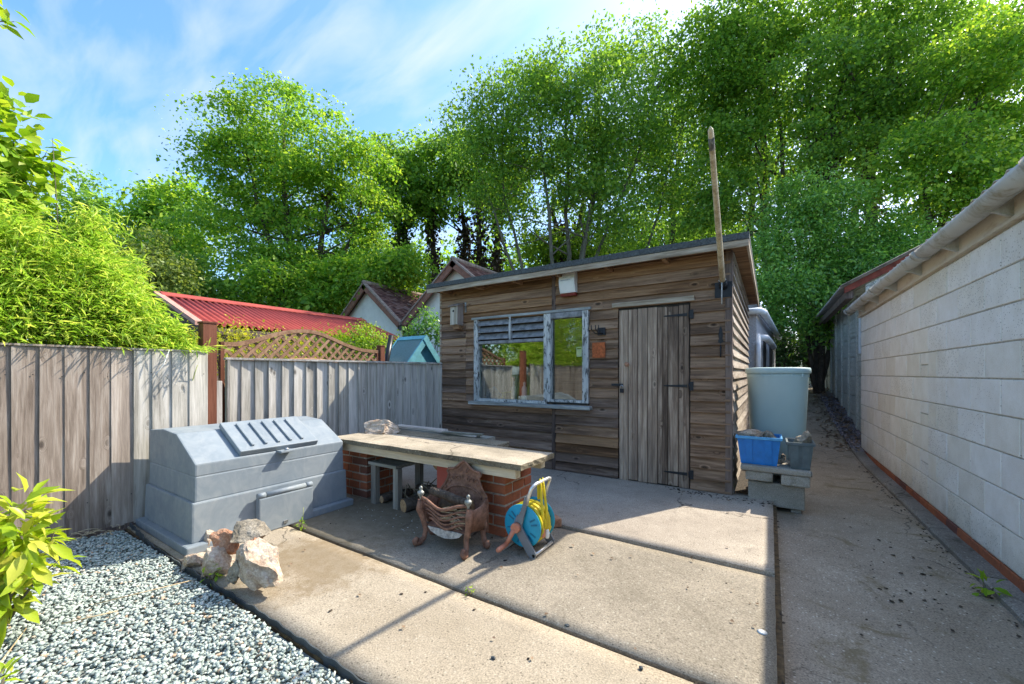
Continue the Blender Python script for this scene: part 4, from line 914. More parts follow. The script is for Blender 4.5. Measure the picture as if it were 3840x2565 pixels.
# =================================================================== RED ROOFED OUTBUILDING and COTTAGE
rb = thing('red_roofed_outbuilding', 'low outbuilding under a red corrugated roof beyond the trellis', 'outbuilding', (-8.6, 4.7, 0))
RX, RZ, EX, EZ = -9.1, 2.60, -7.35, 1.97
corrugated(EX, EZ, RX, RZ, 2.62, 6.75, 0.105, 0.030, 0.005).build('roof', 'redroof', rb, fixn=False)
corrugated(RX - 1.7, EZ, RX, RZ, 2.62, 6.75, 0.095, 0.022, 0.005).build('roof', 'redroof', rb, fixn=False)
MB().prism([(RX - 0.16, RZ - 0.02), (RX, RZ + 0.06), (RX + 0.16, RZ - 0.02), (RX + 0.16, RZ - 0.035), (RX, RZ + 0.04), (RX - 0.16, RZ - 0.035)], 2.58, 6.80, 'y').build('ridge_cap', 'redroof', rb)
MB().prism([(EX, EZ - 0.03), (RX, RZ - 0.03), (RX, RZ + 0.035), (EX, EZ + 0.035)], 2.50, 2.60, 'y').prism([(RX, RZ + 0.035), (RX, RZ + 0.05), (RX - 0.02, RZ + 0.05), (RX - 0.02, RZ)], 2.5, 2.6, 'y').build('verge_trim', 'redtrim', rb)
MB().prism([(EX + .1, -0.2), (EX - 0.05, EZ - 0.08), (RX, RZ - 0.1), (2 * RX - EX + .05, EZ - 0.08), (2 * RX - EX, -0.2)], 2.75, 6.6, 'y').build('wall', 'post_dark', rb)
MB().box(EX - 0.03, EX + 0.0, 2.7, 6.7, EZ - 0.16, EZ - 0.05).build('eave_board', 'post_dark', rb)

ct = thing('cottage', 'cream rendered cottage with twin gables and brown tiled roofs', 'cottage', (-10, 10, 0))
GY = 9.0
A1 = on_y(840, 650, GY); A2 = on_y(1043, 597, GY); VL = on_y(925, 742, GY)
pit1 = (A1.z - VL.z) / (VL.x - A1.x); pit2 = (A2.z - VL.z) / (A2.x - VL.x)
rr_ = Matrix.Identity(4)
def gable(ap, xl, xr, pl, pr):
    zl = ap.z - (ap.x - xl) * pl; zr = ap.z - (xr - ap.x) * pr; D = 9.0
    MB().prism([(xl + .1, -0.3), (xr - .1, -0.3), (xr - .1, zr - 0.06 + .1 * pr), (ap.x, ap.z - 0.14), (xl + .1, zl - 0.06 + .1 * pl)], GY + 0.10, GY + D, 'y').build('wall', 'render', ct)
    for (xe, ze, sg) in ((xl, zl, -1), (xr, zr, 1)):
        d = Vector((xe - ap.x, 0, ze - ap.z)); L = d.length; dn = d.normalized(); nn = Vector((-dn.z, 0, dn.x)); nn = nn if nn.z > 0 else -nn
        mb = MB(); B0 = Vector((ap.x, GY - 0.12, ap.z))
        def P(t, y, o): return B0 + dn * t + nn * o + Vector((0, y, 0))
        mb.add([P(t, y, o) for t in (0, L) for y in (0.0, 0.06) for o in (-0.20, -0.02)], [(0, 1, 3, 2), (4, 6, 7, 5), (0, 4, 5, 1), (2, 3, 7, 6), (0, 2, 6, 4), (1, 5, 7, 3)]); mb.build('bargeboard', 'barge', ct)
        mb = MB(); mb.add([P(t, y, o) for t in (-0.02, L + .05) for y in (-0.03, 0.10) for o in (-0.018, 0.03)], [(0, 1, 3, 2), (4, 6, 7, 5), (0, 4, 5, 1), (2, 3, 7, 6), (0, 2, 6, 4), (1, 5, 7, 3)]); mb.build('verge', 'ridge', ct)
        # tiles, far away: one joined sheet of real overlapping tiles
        mb = MB(); t = 0.0; row = 0
        mb.add([P(0, 0.1, 0), P(L + .06, 0.1, 0), P(L + .06, D, 0), P(0, D, 0)], [(0, 1, 2, 3)])
        while t < L:
            y = 0.10 - (0.085 if row % 2 else 0)
            while y < 5.2:
                a, b = max(y, 0.1), y + 0.162; j = U(-.006, .01)
                mb.add([P(t, a, 0.004), P(t, b, 0.004), P(t + 0.125, b, 0.024 + j), P(t + 0.125, a, 0.024 + j), P(t + 0.125, b, 0.005), P(t + 0.125, a, 0.005)], [(0, 1, 2, 3), (3, 2, 4, 5)])
                y += 0.17
            t += 0.115; row += 1
        tag(mb.build('roof_tiles', 'tile', ct, fixn=False), kind='stuff')
    mb = MB(); mb.tube([(ap.x, GY - 0.14 + i * 0.45, ap.z + 0.03) for i in range(20)], 0.075, 8).build('ridge', 'ridge', ct)
gable(A1, 2 * A1.x - VL.x, VL.x, pit1, pit1); gable(A2, VL.x, 2 * A2.x - VL.x, pit2, pit2)
MB().tube([(VL.x, GY + 0.02, VL.z - 0.12), (VL.x, GY + 0.02, 0.0)], 0.055, 10).box(VL.x - 0.14, VL.x + 0.16, GY - 0.12, GY + 0.09, VL.z - 0.22, VL.z - 0.06).build('downpipe', 'blackp', ct)
MB().tube([(VL.x + 0.1, GY - 0.05, VL.z - 0.2), (VL.x + 0.32, GY - 0.05, VL.z - 0.26), (VL.x + 0.36, GY - 0.05, VL.z - 0.5)], 0.05, 8).build('overflow_pipe', 'blackp', ct)

# =================================================================== COAL BUNKER
cb = thing('coal_bunker', 'large grey plastic coal bunker with stepped sides against the fence', 'coal bunker', (-3.7, 1.67, 0))
MB().box(-4.20, -3.19, 1.04, 2.285, 0.0, 0.058).build('base_flange', 'bunker', cb, bev=0.010)
def frustum(name, x0, x1, y0, y1, z0, z1, tp, bev=0.012, par=None):
    return MB().rings([[(x0, y0, z0), (x1, y0, z0), (x1, y1, z0), (x0, y1, z0)], [(x0 + tp, y0 + tp, z1), (x1 - tp, y0 + tp, z1), (x1 - tp, y1 - tp, z1), (x0 + tp, y1 - tp, z1)]]).build(name, 'bunker', par or cb, bev=bev)
frustum('lower_tier', -4.17, -3.245, 1.085, 2.255, 0.055, 0.325, 0.006)
frustum('upper_tier', -4.15, -3.262, 1.108, 2.232, 0.322, 0.50, 0.004)
prof = [(-4.146, 0.495), (-3.266, 0.495), (-3.266, 0.582), (-3.60, 0.762), (-3.86, 0.778), (-4.146, 0.752)]
MB().prism(prof, 1.112, 2.228, 'y').build('hood', 'bunker', cb, bev=0.010)
# lid on the slope
d = Vector((-0.334, 0, 0.18)); L = d.length; dn = d.normalized(); nn = Vector((-dn.z, 0, dn.x)); nn = nn if nn.z > 0 else -nn
B0 = Vector((-3.266, 0, 0.582))
def LP(t, y, o): return B0 + dn * t + nn * o + Vector((0, y, 0))
def lid_box(t0, t1, y0, y1, o0, o1): return MB().add([LP(t, y, o) for t in (t0, t1) for y in (y0, y1) for o in (o0, o1)], [(0, 1, 3, 2), (4, 6, 7, 5), (0, 4, 5, 1), (2, 3, 7, 6), (0, 2, 6, 4), (1, 5, 7, 3)])
ld = lid_box(0.012, L + 0.03, 1.385, 1.985, 0.002, 0.045).build('lid', 'bunker', cb, bev=0.008)
for k in range(5): y = 1.485 + k * 0.095; lid_box(0.055, L - 0.02, y - 0.009, y + 0.009, 0.043, 0.062).build('lid_rib', 'bunker', ld, bev=0.004)
y = 1.70
MB().box(-3.29, -3.20, y - 0.055, y + 0.055, 0.575, 0.592).build('latch_plate', 'bunker', ld, bev=0.004); MB().lathe([(0.014, 0), (0.016, 0.008), (0.011, 0.016), (0.003, 0.018)], (-3.225, y, 0.592), 12).build('latch_bolt', 'steel', ld)
# front flap
fd = MB().box(-3.245, -3.185, 1.48, 1.895, 0.002, 0.262).build('flap', 'bunker', cb, bev=0.008)
MB().tube([(-3.205, 1.475, 0.282), (-3.205, 1.53, 0.282)], 0.021, 12).tube([(-3.205, 1.535, 0.282), (-3.205, 1.84, 0.282)], 0.020, 12).tube([(-3.205, 1.845, 0.282), (-3.205, 1.895, 0.282)], 0.021, 12).build('flap_hinge', 'bunker', fd)
MB().box(-3.183, -3.176, 1.655, 1.685, 0.03, 0.055).build('flap_lock', 'steel', fd, bev=0.003)

# =================================================================== BRICK BENCH
bn = thing('brick_bench', 'outdoor workbench of a concrete slab on cream beams and brick piers', 'bench', (-2.5, 2.6, 0))
mb = MB(); nx, ny = 40, 10; vs = []; X0, X1, Yf, Yb = -3.53, -1.385, 2.255, 2.735
for j in range(ny + 1):
    for i in range(nx + 1):
        x = X0 + (X1 - X0) * i / nx; y = Yf + (Yb - Yf) * j / ny; z = 0.60 + 0.004 * mnoise.noise(Vector((x * 5, y * 5, 0)))
        if j == 0: y += 0.012 * mnoise.noise(Vector((x * 11, 0, 3)))
        if i == nx: x += 0.012 * mnoise.noise(Vector((0, y * 14, 5)))
        if j in (0, ny) or i in (0, nx): z -= 0.008
        vs.append((x, y, z))
mb.add(vs, [(j * (nx + 1) + i, j * (nx + 1) + i + 1, (j + 1) * (nx + 1) + i + 1, (j + 1) * (nx + 1) + i) for j in range(ny) for i in range(nx)])
rim = [i for i in range(nx + 1)] + [j * (nx + 1) + nx for j in range(1, ny + 1)] + [ny * (nx + 1) + i for i in range(nx - 1, -1, -1)] + [j * (nx + 1) for j in range(ny - 1, 0, -1)]
o1 = len(mb.v); n = len(rim); mb.add([(vs[r][0] + U(-.005, .005), vs[r][1] + U(-.005, .005), 0.575 + U(-.004, .004)) for r in rim], []); o2 = len(mb.v); mb.add([(vs[r][0], vs[r][1], 0.553) for r in rim], [])
for k in range(n):
    k2 = (k + 1) % n; mb.f += [(rim[k], o1 + k, o1 + k2, rim[k2]), (o1 + k, o2 + k, o2 + k2, o1 + k2)]; mb.sm += [False, False]
mb.f.append(tuple(o2 + k for k in range(n))); mb.sm.append(False)
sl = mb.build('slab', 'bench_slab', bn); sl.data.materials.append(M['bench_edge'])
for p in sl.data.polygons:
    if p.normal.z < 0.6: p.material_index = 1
mb = MB(); mb.box(-3.50, -1.93, 2.745, 2.955, 0.555, 0.598); mb.build('rear_slab', 'bench_edge', bn, bev=0.008)  # dark colour stands in for shade over the rear of the bench top
MB().box(-3.47, -1.455, 2.30, 2.365, 0.478, 0.551).build('beam', 'cream_wood', bn, bev=0.003); MB().box(-3.47, -1.455, 2.66, 2.725, 0.478, 0.551).build('beam', 'cream_wood', bn, bev=0.003)
def pier(x0, x1, y0, y1, h):
    p = MB().box(x0 + 0.005, x1 - 0.005, y0 + 0.005, y1 - 0.005, 0, h).build('pier', 'mortar_red', bn)
    c = 0; z = 0.004
    while z + 0.065 <= h + 0.005:
        odd = c % 2
        def br(a0, a1, b0, b1): obj('brick', boxmesh(round(a1 - a0, 3), round(b1 - b0, 3), 0.065, 0.004, 0.0022), 'brick', p, ((a0 + a1) / 2 + U(-.002, .002), (b0 + b1) / 2 + U(-.002, .002), z + 0.0325), (0, 0, U(-.008, .008)))
        D = 0.1025
        def run(a, b, first):
            out = []; L = first; q = a
            while q < b - 0.03: e = min(b, q + L); e = b if b - e < 0.045 else e; out.append((q, e)); q = e + 0.010; L = 0.215
            return out
        for f, (ya, yb) in ((0, (y0, y0 + D)), (1, (y1 - D, y1))):
            xa, xb = (x0, x1) if not odd else (x0 + D + .01, x1 - D - .01)
            for a, b in run(xa, xb, 0.215 if odd else (x1 - x0) - 0.225): br(a, b, ya, yb)
        for f, (xa, xb) in ((0, (x0, x0 + D)), (1, (x1 - D, x1))):
            ya, yb = (y0, y1) if odd else (y0 + D + .01, y1 - D - .01)
            for a, b in run(ya, yb, 0.215): br(xa, xb, a, b)
        z += 0.0775; c += 1
pier(-2.02, -1.62, 2.42, 2.80, 0.474); pier(-3.62, -3.24, 2.46, 2.85, 0.474)
tag(obj('stone', rock_mesh('stone', 0.22, 0.13, 0.085, 23, 4, 5, 0.08), 'rubble', None, (-3.30, 2.68, 0.648), (0, 0, 0.35)), 'flat lichened stone lying on the left of the bench', 'stone')
def plank(label, a, b, w, h, m='rail_grey'): return tag(MB().bar(a, b, w, h).build('plank', m, bev=0.003), label, 'plank')
plank('grey plank lying along the back of the bench', (-3.50, 3.05, 0.615), (-2.80, 3.06, 0.612), 0.13, 0.022)
plank('short thin offcut lying at the back of the bench top', (-2.82, 3.02, 0.612), (-2.30, 2.98, 0.610), 0.09, 0.014)
plank('narrow offcut lying across the shorter offcut on the bench', (-2.70, 2.94, 0.626), (-2.25, 2.99, 0.627), 0.05, 0.014, 'stooltop')
st = thing('offcut_stand', 'low timber trestle behind the bench holding the planks', 'trestle', (-2.9, 3.05, 0))
MB().box(-3.5, -2.2, 2.97, 3.12, 0.57, 0.598).build('top', 'stooltop', st); 
for x in (-3.45, -2.25): MB().box(x - 0.03, x + 0.03, 3.0, 3.06, 0.0, 0.569).build('leg', 'stoolwood', st)

# stool under the bench
so = thing('wooden_stool', 'small grey timber stool under the left of the bench', 'stool', (-2.93, 2.56, 0))
MB().box(-3.12, -2.745, 2.385, 2.50, 0.36, 0.388).build('top_board', 'stooltop', so, bev=0.003); MB().box(-3.12, -2.745, 2.505, 2.62, 0.36, 0.389).build('top_board', 'stooltop', so, bev=0.003); MB().box(-3.12, -2.745, 2.625, 2.73, 0.36, 0.387).build('top_board', 'stooltop', so, bev=0.003)
for x in (-3.10, -2.80):
    for y in (2.40, 2.66): MB().box(x, x + 0.045 + 0.02, y, y + 0.05, 0.0, 0.358).build('leg', 'stoolwood', so, bev=0.003)
def log(label, a, b, r, m='bark'):
    a, b = Vector(a), Vector(b); t = thing('log', label, 'log', tuple((a + b) / 2))
    p = curve(a, b, 0.03, 6); MB().tube(p, [r * U(.9, 1.08) for _ in p], 12).build('bark', m, t)
    dd = (b - a).normalized()
    for e, s in ((p[0], -1), (p[-1], 1)):
        MB().tube([e + dd * s * -0.002, e + dd * s * 0.003], r * 0.9, 14).build('cut_end', 'logend', t)
    return t
log('thin branched log on the ground under the stool', (-3.00, 2.44, 0.04), (-2.95, 2.75, 0.05), 0.036)
log('split log with pale orange end right of the stool', (-2.66, 2.40, 0.058), (-2.56, 2.75, 0.065), 0.062)
log('slender log lying behind the split log', (-2.72, 2.62, 0.14), (-2.30, 2.66, 0.16), 0.045)
log('thick log lying under the middle of the bench', (-2.50, 2.50, 0.07), (-2.15, 2.62, 0.075), 0.065)
log('round log stored at the back under the bench', (-2.58, 2.72, 0.36), (-2.55, 2.95, 0.36), 0.055)
tag(MB().box(-2.42, -2.13, 2.555, 2.575, 0.0, 0.472, Matrix.Identity(4)).build('board', 'terracotta', bev=0.003), 'salmon red board leaning under the bench slab', 'board')
n = 60; Q = [MB() for _ in range(1)]
mb = Q[0]
for k in range(26):
    a = Vector((U(-2.75, -2.2), U(2.42, 2.7), U(0.015, 0.2))); b = a + Vector((U(-.2, .2), U(-.1, .1), U(-0.02, 0.12))); b.z = max(b.z, 0.012); mb.tube([a, a.lerp(b, .5) + Vector((0, 0, U(0, .02))), b], 0.005, 5)
tag(mb.build('kindling', 'bark_pale', fixn=False), 'loose twigs and kindling under the bench', kind='stuff')

# =================================================================== FIRE GRATE
fg = thing('fire_grate', 'rusty cast iron fire grate with scrolled feet and arched back', 'fire grate', (-1.85, 2.15, 0))
# arched back plate
bp = [(-0.225, 0.10), (-0.215, 0.30), (-0.205, 0.335), (-0.17, 0.375), (-0.145, 0.42), (-0.135, 0.455), (-0.15, 0.475), (-0.13, 0.495), (-0.09, 0.50), (-0.055, 0.52), (-0.03, 0.545), (0, 0.562)]
bp = bp + [(-x, z) for x, z in reversed(bp[:-1])]
cx = -1.865; BY = 2.335; tilt = 0.10
def bkv(x, z, off=0.0): return Vector((cx + x, BY + off + tilt * (z - 0.1), z))
def bplate(poly, off, th, name, par): 
    mb = MB(); n = len(poly); mb.add([bkv(x, z, off) for x, z in poly] + [bkv(x, z, off + th) for x, z in poly], [tuple(range(n)), tuple(range(2 * n - 1, n - 1, -1))] + [((i + 1) % n, i, n + i, n + (i + 1) % n) for i in range(n)]); return mb.build(name, 'iron', par)
back = bplate(bp, 0.0, 0.014, 'back_plate', fg)
MB().tube([bkv(x, z, -0.004) for x, z in bp], 0.010, 8).build('rim_moulding', 'iron', back)
MB().tube([bkv(0.16 * math.cos(a), 0.31 + 0.075 * math.sin(a), -0.006) for a in np.linspace(0, math.pi, 16)], 0.007, 8).build('inner_arch', 'iron', back)
orn = MB()
for s in (-1, 1):
    for (ox, oz, rr) in ((0.045, 0.435, 0.022), (0.095, 0.435, 0.018), (0.125, 0.405, 0.014), (0.03, 0.495, 0.016), (0.165, 0.36, 0.012)):
        orn.tube([bkv(s * (ox + rr * (1 - k / 14) * math.cos(k * 0.75)), oz + rr * (1 - k / 14) * math.sin(k * 0.75), -0.006) for k in range(13)], 0.0045, 5)
    for (x, z) in ((0.15, 0.478), (0.14, 0.494), (0.125, 0.497)): orn.lathe([(0.001, -0.01), (0.008, -0.006), (0.010, 0), (0.008, 0.006), (0.001, 0.01)], tuple(bkv(s * x, z)), 8)
tag(orn.build('scrollwork', 'iron', back, fixn=False), kind='stuff')
# side cheeks sweeping from the back to the front
def cheek(s):
    top = [(s * 0.222, 2.335, 0.335), (s * 0.232, 2.28, 0.325), (s * 0.235, 2.20, 0.305), (s * 0.225, 2.10, 0.295), (s * 0.205, 2.03, 0.30)]
    bot = [(s * 0.215, 2.335, 0.12), (s * 0.215, 2.28, 0.125), (s * 0.20, 2.20, 0.13), (s * 0.185, 2.12, 0.14), (s * 0.17, 2.06, 0.16)]
    mb = MB(); r = []
    for a, b in zip(top, bot):
        a = Vector(a); b = Vector(b); mid = a.lerp(b, 0.5) + Vector((s * 0.012, 0, 0)); k = Vector((s * -0.010, 0, 0))
        r.append([Vector((cx, 0, 0)) + p for p in (a, mid, b, b + k, mid + k, a + k)])
    mb.rings(r, True); return mb.build('cheek', 'iron', fg)
cheek(-1); cheek(1)
for s, yf, yt, zt, fo in ((-1, 2.035, -1, 0.30, -1), (1, 2.035, -1, 0.30, -1), (-1, 2.30, 1, 0.16, 1), (1, 2.30, 1, 0.16, 1)):
    X = cx + s * 0.195; fx = s * 0.0
    if fo < 0: pts = [(X + s * 0.015, yf + 0.0, 0.31), (X + s * 0.018, yf - 0.010, 0.25), (X + s * 0.0, yf + 0.015, 0.17), (X - s * 0.02, yf + 0.02, 0.10), (X - s * 0.012, yf + 0.005, 0.045), (X + s * 0.005, yf - 0.03, 0.020), (X + s * 0.012, yf - 0.055, 0.024), (X + s * 0.01, yf - 0.066, 0.042), (X + s * 0.004, yf - 0.054, 0.054), (X + s * 0.004, yf - 0.040, 0.046)]
    else: pts = [(X + s * 0.01, yf, 0.20), (X + s * 0.01, yf + 0.01, 0.14), (X - s * 0.005, yf + 0.02, 0.09), (X + s * 0.012, yf + 0.01, 0.04), (X + s * 0.035, yf - 0.02, 0.021), (X + s * 0.055, yf - 0.035, 0.024), (X + s * 0.062, yf - 0.04, 0.04), (X + s * 0.05, yf - 0.035, 0.052)]
    n = len(pts); MB().tube(pts, [0.022, 0.026, 0.023, 0.020, 0.019, 0.021, 0.022, 0.021, 0.018, 0.012][:n], 10).build('leg', 'iron', fg)
for i, (z, rr) in enumerate(((0.302, 0.011), (0.258, 0.0065), (0.222, 0.0065), (0.190, 0.0065), (0.158, 0.010))):
    w = 0.205 - 0.012 * i; MB().tube([(cx + w * t, 2.035 - 0.038 * (1 - t * t) + 0.012 * i, z - 0.018 * math.cos(t * 4.0) + 0.012 * (t * t)) for t in np.linspace(-1, 1, 13)], rr, 8).build('bar', 'iron', fg)
MB().box(cx - 0.18, cx + 0.18, 2.07, 2.33, 0.128, 0.140).build('grid_plate', 'iron', fg)
MB().prism([(cx - 0.15, 0.135), (cx + 0.15, 0.135), (cx + 0.12, 0.105), (cx + 0.06, 0.085), (cx, 0.078), (cx - 0.06, 0.085), (cx - 0.12, 0.105)], 2.040, 2.052, 'y').build('apron', 'ash', fg)
for s in (-1, 1):
    MB().lathe([(0.010, 0), (0.008, 0.01), (0.016, 0.024), (0.025, 0.040), (0.026, 0.052), (0.018, 0.058), (0.010, 0.064), (0.012, 0.074), (0.014, 0.080), (0.008, 0.090), (0.002, 0.094)], (cx + s * 0.205, 2.03, 0.315), 14).build('finial', 'pewter', fg)
for ch in fg.children_recursive:
    for v in ch.data.vertices:
        if v.co.y > 2.03: v.co.y = 2.03 + (v.co.y - 2.03) * 0.66
fg.rotation_euler = (0, 0, rad(3))
log('forked bark-covered log lying in the fire grate', (-2.03, 2.09, 0.365), (-1.73, 2.17, 0.300), 0.030)
log('dark log at the back of the fire grate', (-1.98, 2.15, 0.265), (-1.74, 2.19, 0.26), 0.036)
mb = MB()
for k in range(30):
    a = Vector((cx + U(-.15, .05), U(2.05, 2.2), U(.15, .25))); b = a + Vector((U(.05, .2), U(-.04, .04), U(-.04, .04))); mb.tube([a, b], 0.004, 5)
tag(mb.build('kindling', 'pole', fixn=False), 'pale twigs filling the fire grate basket', kind='stuff')

# =================================================================== HOSE REEL
hr = thing('hose_reel', 'free-standing turquoise hose reel wound with yellow hose', 'hose reel', (-1.39, 2.38, 0))
HC = Vector((-1.385, 2.38, 0.185)); RR = 0.142
def disc(y0, y1, name):
    d = MB().lathe([(0.02, y0), (RR - 0.006, y0), (RR, (y0 + y1) / 2), (RR - 0.006, y1), (0.02, y1)], (HC.x, 0, HC.z), 40, 'y').build(name, 'reelblue', hr)
    for k in range(12):
        a = 2 * math.pi * (k // 2) / 6 + (0.16 if k % 2 else -0.16) + 0.4
        p = lambda r: Vector((HC.x + r * math.cos(a), y0 - 0.002, HC.z + r * math.sin(a)))
        MB().bar(p(0.072), p(0.118), 0.003, 0.010, (0, -1, 0) if False else (-math.sin(a), 0, math.cos(a))).build('slot', 'reelblue_d', d)
disc(2.272, 2.281, 'front_disc'); disc(2.470, 2.479, 'rear_disc')
MB().lathe([(0.055, 2.282), (0.055, 2.469)], (HC.x, 0, HC.z), 20, 'y').build('drum', 'reelblue', hr)
hs = MB(); pts = []
for k in range(9):
    for j in range(24):
        a = 2 * math.pi * j / 24; y = 2.292 + 0.0195 * (k + j / 24); pts.append((HC.x + (0.108 + 0.006 * math.sin(k * 2.1)) * math.cos(a), y, HC.z + (0.108 + 0.006 * math.sin(k * 2.1)) * math.sin(a)))
hose = hs.tube(pts, 0.0098, 8).build('hose', 'hose', hr, fixn=False)
pts = []
for k in range(6):
    for j in range(24):
        a = 2 * math.pi * j / 24; y = 2.305 + 0.024 * (k + j / 24); pts.append((HC.x + (0.127 + 0.004 * math.cos(k * 3)) * math.cos(a), y, HC.z + (0.127 + 0.004 * math.cos(k * 3)) * math.sin(a)))
MB().tube(pts, 0.0098, 8).build('hose_outer_coil', 'hose', hose, fixn=False)
def plate(y, sgn):
    poly = [(-1.348, 0.395), (-1.318, 0.395), (-1.372, 0.19), (-1.262, 0.035), (-1.272, 0.0), (-1.305, 0.0), (-1.335, 0.03), (-1.425, 0.155), (-1.44, 0.18), (-1.43, 0.205), (-1.375, 0.30)]
    return MB().prism(poly, y, y + 0.014, 'y').build('side_plate', 'reelgrey', hr, bev=0.003)
p1 = plate(2.240, -1); p2 = plate(2.498, 1)
for y in (2.247, 2.505): MB().tube([(-1.40, y, 0.26), (-1.46, y, 0.13), (-1.515, y, 0.012)], 0.009, 8).build('prop_leg', 'reelgrey', hr)
MB().tube([(-1.335, 2.247, 0.34), (-1.318, 2.247, 0.405), (-1.300, 2.247, 0.45), (-1.290, 2.262, 0.468), (-1.287, 2.29, 0.476), (-1.287, 2.46, 0.476), (-1.290, 2.49, 0.468), (-1.300, 2.505, 0.45), (-1.318, 2.505, 0.405), (-1.335, 2.505, 0.34)], 0.0115, 12).build('carry_handle', 'alu', hr)
MB().tube([(-1.280, 2.24, 0.022), (-1.280, 2.512, 0.022)], 0.011, 12).build('foot_bar', 'alu', hr); MB().tube([(-1.515, 2.24, 0.012), (-1.515, 2.512, 0.012)], 0.009, 12).build('rear_bar', 'alu', hr)
MB().lathe([(0.030, 2.205), (0.032, 2.212), (0.032, 2.238)], (HC.x - 0.018, 0, HC.z), 20, 'y').build('crank_hub', 'orange', hr)
MB().tube([(-1.41, 2.214, 0.175), (-1.45, 2.208, 0.10), (-1.462, 2.205, 0.075)], [0.016, 0.014, 0.015], 10).build('crank_arm', 'orange', hr)
MB().tube([(-1.462, 2.205, 0.072), (-1.475, 2.13, 0.058), (-1.478, 2.115, 0.056)], [0.016, 0.017, 0.012], 12).build('crank_grip', 'orange', hr)
for dx, y, zb in ((0.0, 2.335, 0.165), (0.012, 2.372, 0.15)):
    MB().tube([(-1.262 + dx, y, zb), (-1.268 + dx, y, 0.30), (-1.280, y, 0.455), (-1.287, y, 0.494), (-1.298, y, 0.465), (-1.300, y + 0.01, 0.36)], 0.0095, 8).build('hose_end', 'hose', hose, fixn=False)
    MB().lathe([(0.011, 0), (0.016, 0.01), (0.016, 0.035), (0.012, 0.05), (0.010, 0.06)], (-1.262 + dx, y, zb - 0.05), 12).build('connector', 'white' if dx else 'orange', hose)
tag(MB().box(-0.1075, 0.1075, -0.05, 0.05, -0.0325, 0.0325, Matrix.Translation((-1.47, 2.78, 0.035)) @ Matrix.Rotation(0.9, 4, 'Z')).build('loose_brick', 'rubble_red', bev=0.006), 'loose brick on the ground behind the hose reel', 'brick')

# =================================================================== RUBBLE PILE
RK = [('large pale rubble block at the right of the pile', (600, 1296, 1.11), (0.165, 0.10, 0.145), 'rubble', 31, (0.25, 0.25, 0.2)),
      ('broken pale stone in the middle of the rubble pile', (500, 1296, 1.07), (0.15, 0.10, 0.105), 'rubble', 35, (0.1, 0.4, 0.9)),
      ('small cream stone at the left foot of the pile', (442, 1294, 1.03), (0.10, 0.08, 0.09), 'rubble', 41, (0.2, 0.1, 0.4)),
      ('dark leaning stone between the two big rubble blocks', (543, 1308, 1.04), (0.055, 0.05, 0.09), 'rubble_grey', 44, (0.3, 0.6, 0.3)),
      ('orange brick lump on top of the rubble pile', (520, 1243, 1.13), (0.14, 0.075, 0.066), 'rubble_red', 52, (0.15, 0.35, 0.5)),
      ('flat lichened slab crowning the rubble pile', (570, 1222, 1.17), (0.14, 0.10, 0.050), 'rubble_grey', 57, (0.15, 0.2, 0.1)),
      ('pinkish stone wedged under the flat slab', (572, 1256, 1.14), (0.08, 0.06, 0.062), 'rubble_red', 61, (0.5, 0.1, 0.2)),
      ('square cream stone at the back of the pile against the bunker', (478, 1252, 1.19), (0.09, 0.08, 0.13), 'rubble', 66, (0.05, 0.05, 0.2))]
RK = [(l, tuple(on_y(*c)), s, m, sd, r) for l, c, s, m, sd, r in RK]
for lb, c, s, m, sd, ro in RK:
    tag(obj('rubble_stone', rock_mesh('rubble_stone', s[0], s[1], s[2], sd, 4, 9, 0.07), m, None, c, ro), lb, 'stone', 'rubble pile stones')

# =================================================================== WATER TANK, CRATES, BLOCK STAND
TC = Vector((0.06, 5.12, 0))
tk = thing('water_tank', 'tall pale green plastic water tank with lid beside the shed', 'water tank', (TC.x, TC.y, 0.3))
def sq_ring(h, z, e=3.2, n=44, c=TC, rot=0.08):
    out = []
    for k in range(n):
        a = 2 * math.pi * k / n; x = h * math.copysign(abs(math.cos(a)) ** (2 / e), math.cos(a)); y = h * math.copysign(abs(math.sin(a)) ** (2 / e), math.sin(a))
        out.append(Vector((c.x + x * math.cos(rot) - y * math.sin(rot), c.y + x * math.sin(rot) + y * math.cos(rot), z)))
    return out
MB().rings([sq_ring(0.215, 0.05), sq_ring(0.225, 0.06), sq_ring(0.268, 1.14), sq_ring(0.275, 1.17), sq_ring(0.275, 1.20)], True).build('tub', 'tank', tk)
MB().rings([sq_ring(0.285, 1.198), sq_ring(0.290, 1.203), sq_ring(0.288, 1.245), sq_ring(0.280, 1.256), sq_ring(0.20, 1.262)], True).build('lid', 'tank', tk)
for k in range(5):
    x = -0.13 + 0.085 * k; MB().box(TC.x + x - 0.006, TC.x + x + 0.006, TC.y - 0.287 + 0.08 * x, TC.y - 0.255, 1.165, 1.197).build('rim_rib', 'tank', tk)
def cblock(label, x0, x1, y0, y1, z0, z1, sd):
    b = MB().box(x0, x1, y0, y1, z0, z1).mesh('concrete_block', 0.018, 3)
    return tag(obj('concrete_block', b, 'cast'), label, 'block')
cblock('flat concrete slab under the blue and grey crates', -0.235, 0.315, 4.36, 4.86, 0.285, 0.338, 1)
cblock('left half block under the crate slab', -0.195, 0.025, 4.38, 4.80, 0.195, 0.283, 2)
cblock('right half block under the crate slab', 0.085, 0.300, 4.37, 4.80, 0.185, 0.283, 3)
cblock('broad concrete block at the bottom of the crate stand', -0.175, 0.265, 4.42, 4.80, -0.035, 0.183, 4)
cblock('short concrete foot under the broad block', 0.16, 0.24, 4.46, 4.78, -0.095, -0.037, 5)
cblock('dark concrete foot behind under the broad block', -0.16, -0.06, 4.58, 4.78, -0.09, -0.037, 6)
cblock('concrete plinth under the water tank', -0.17, 0.29, 4.90, 5.35, -0.09, 0.048, 7)
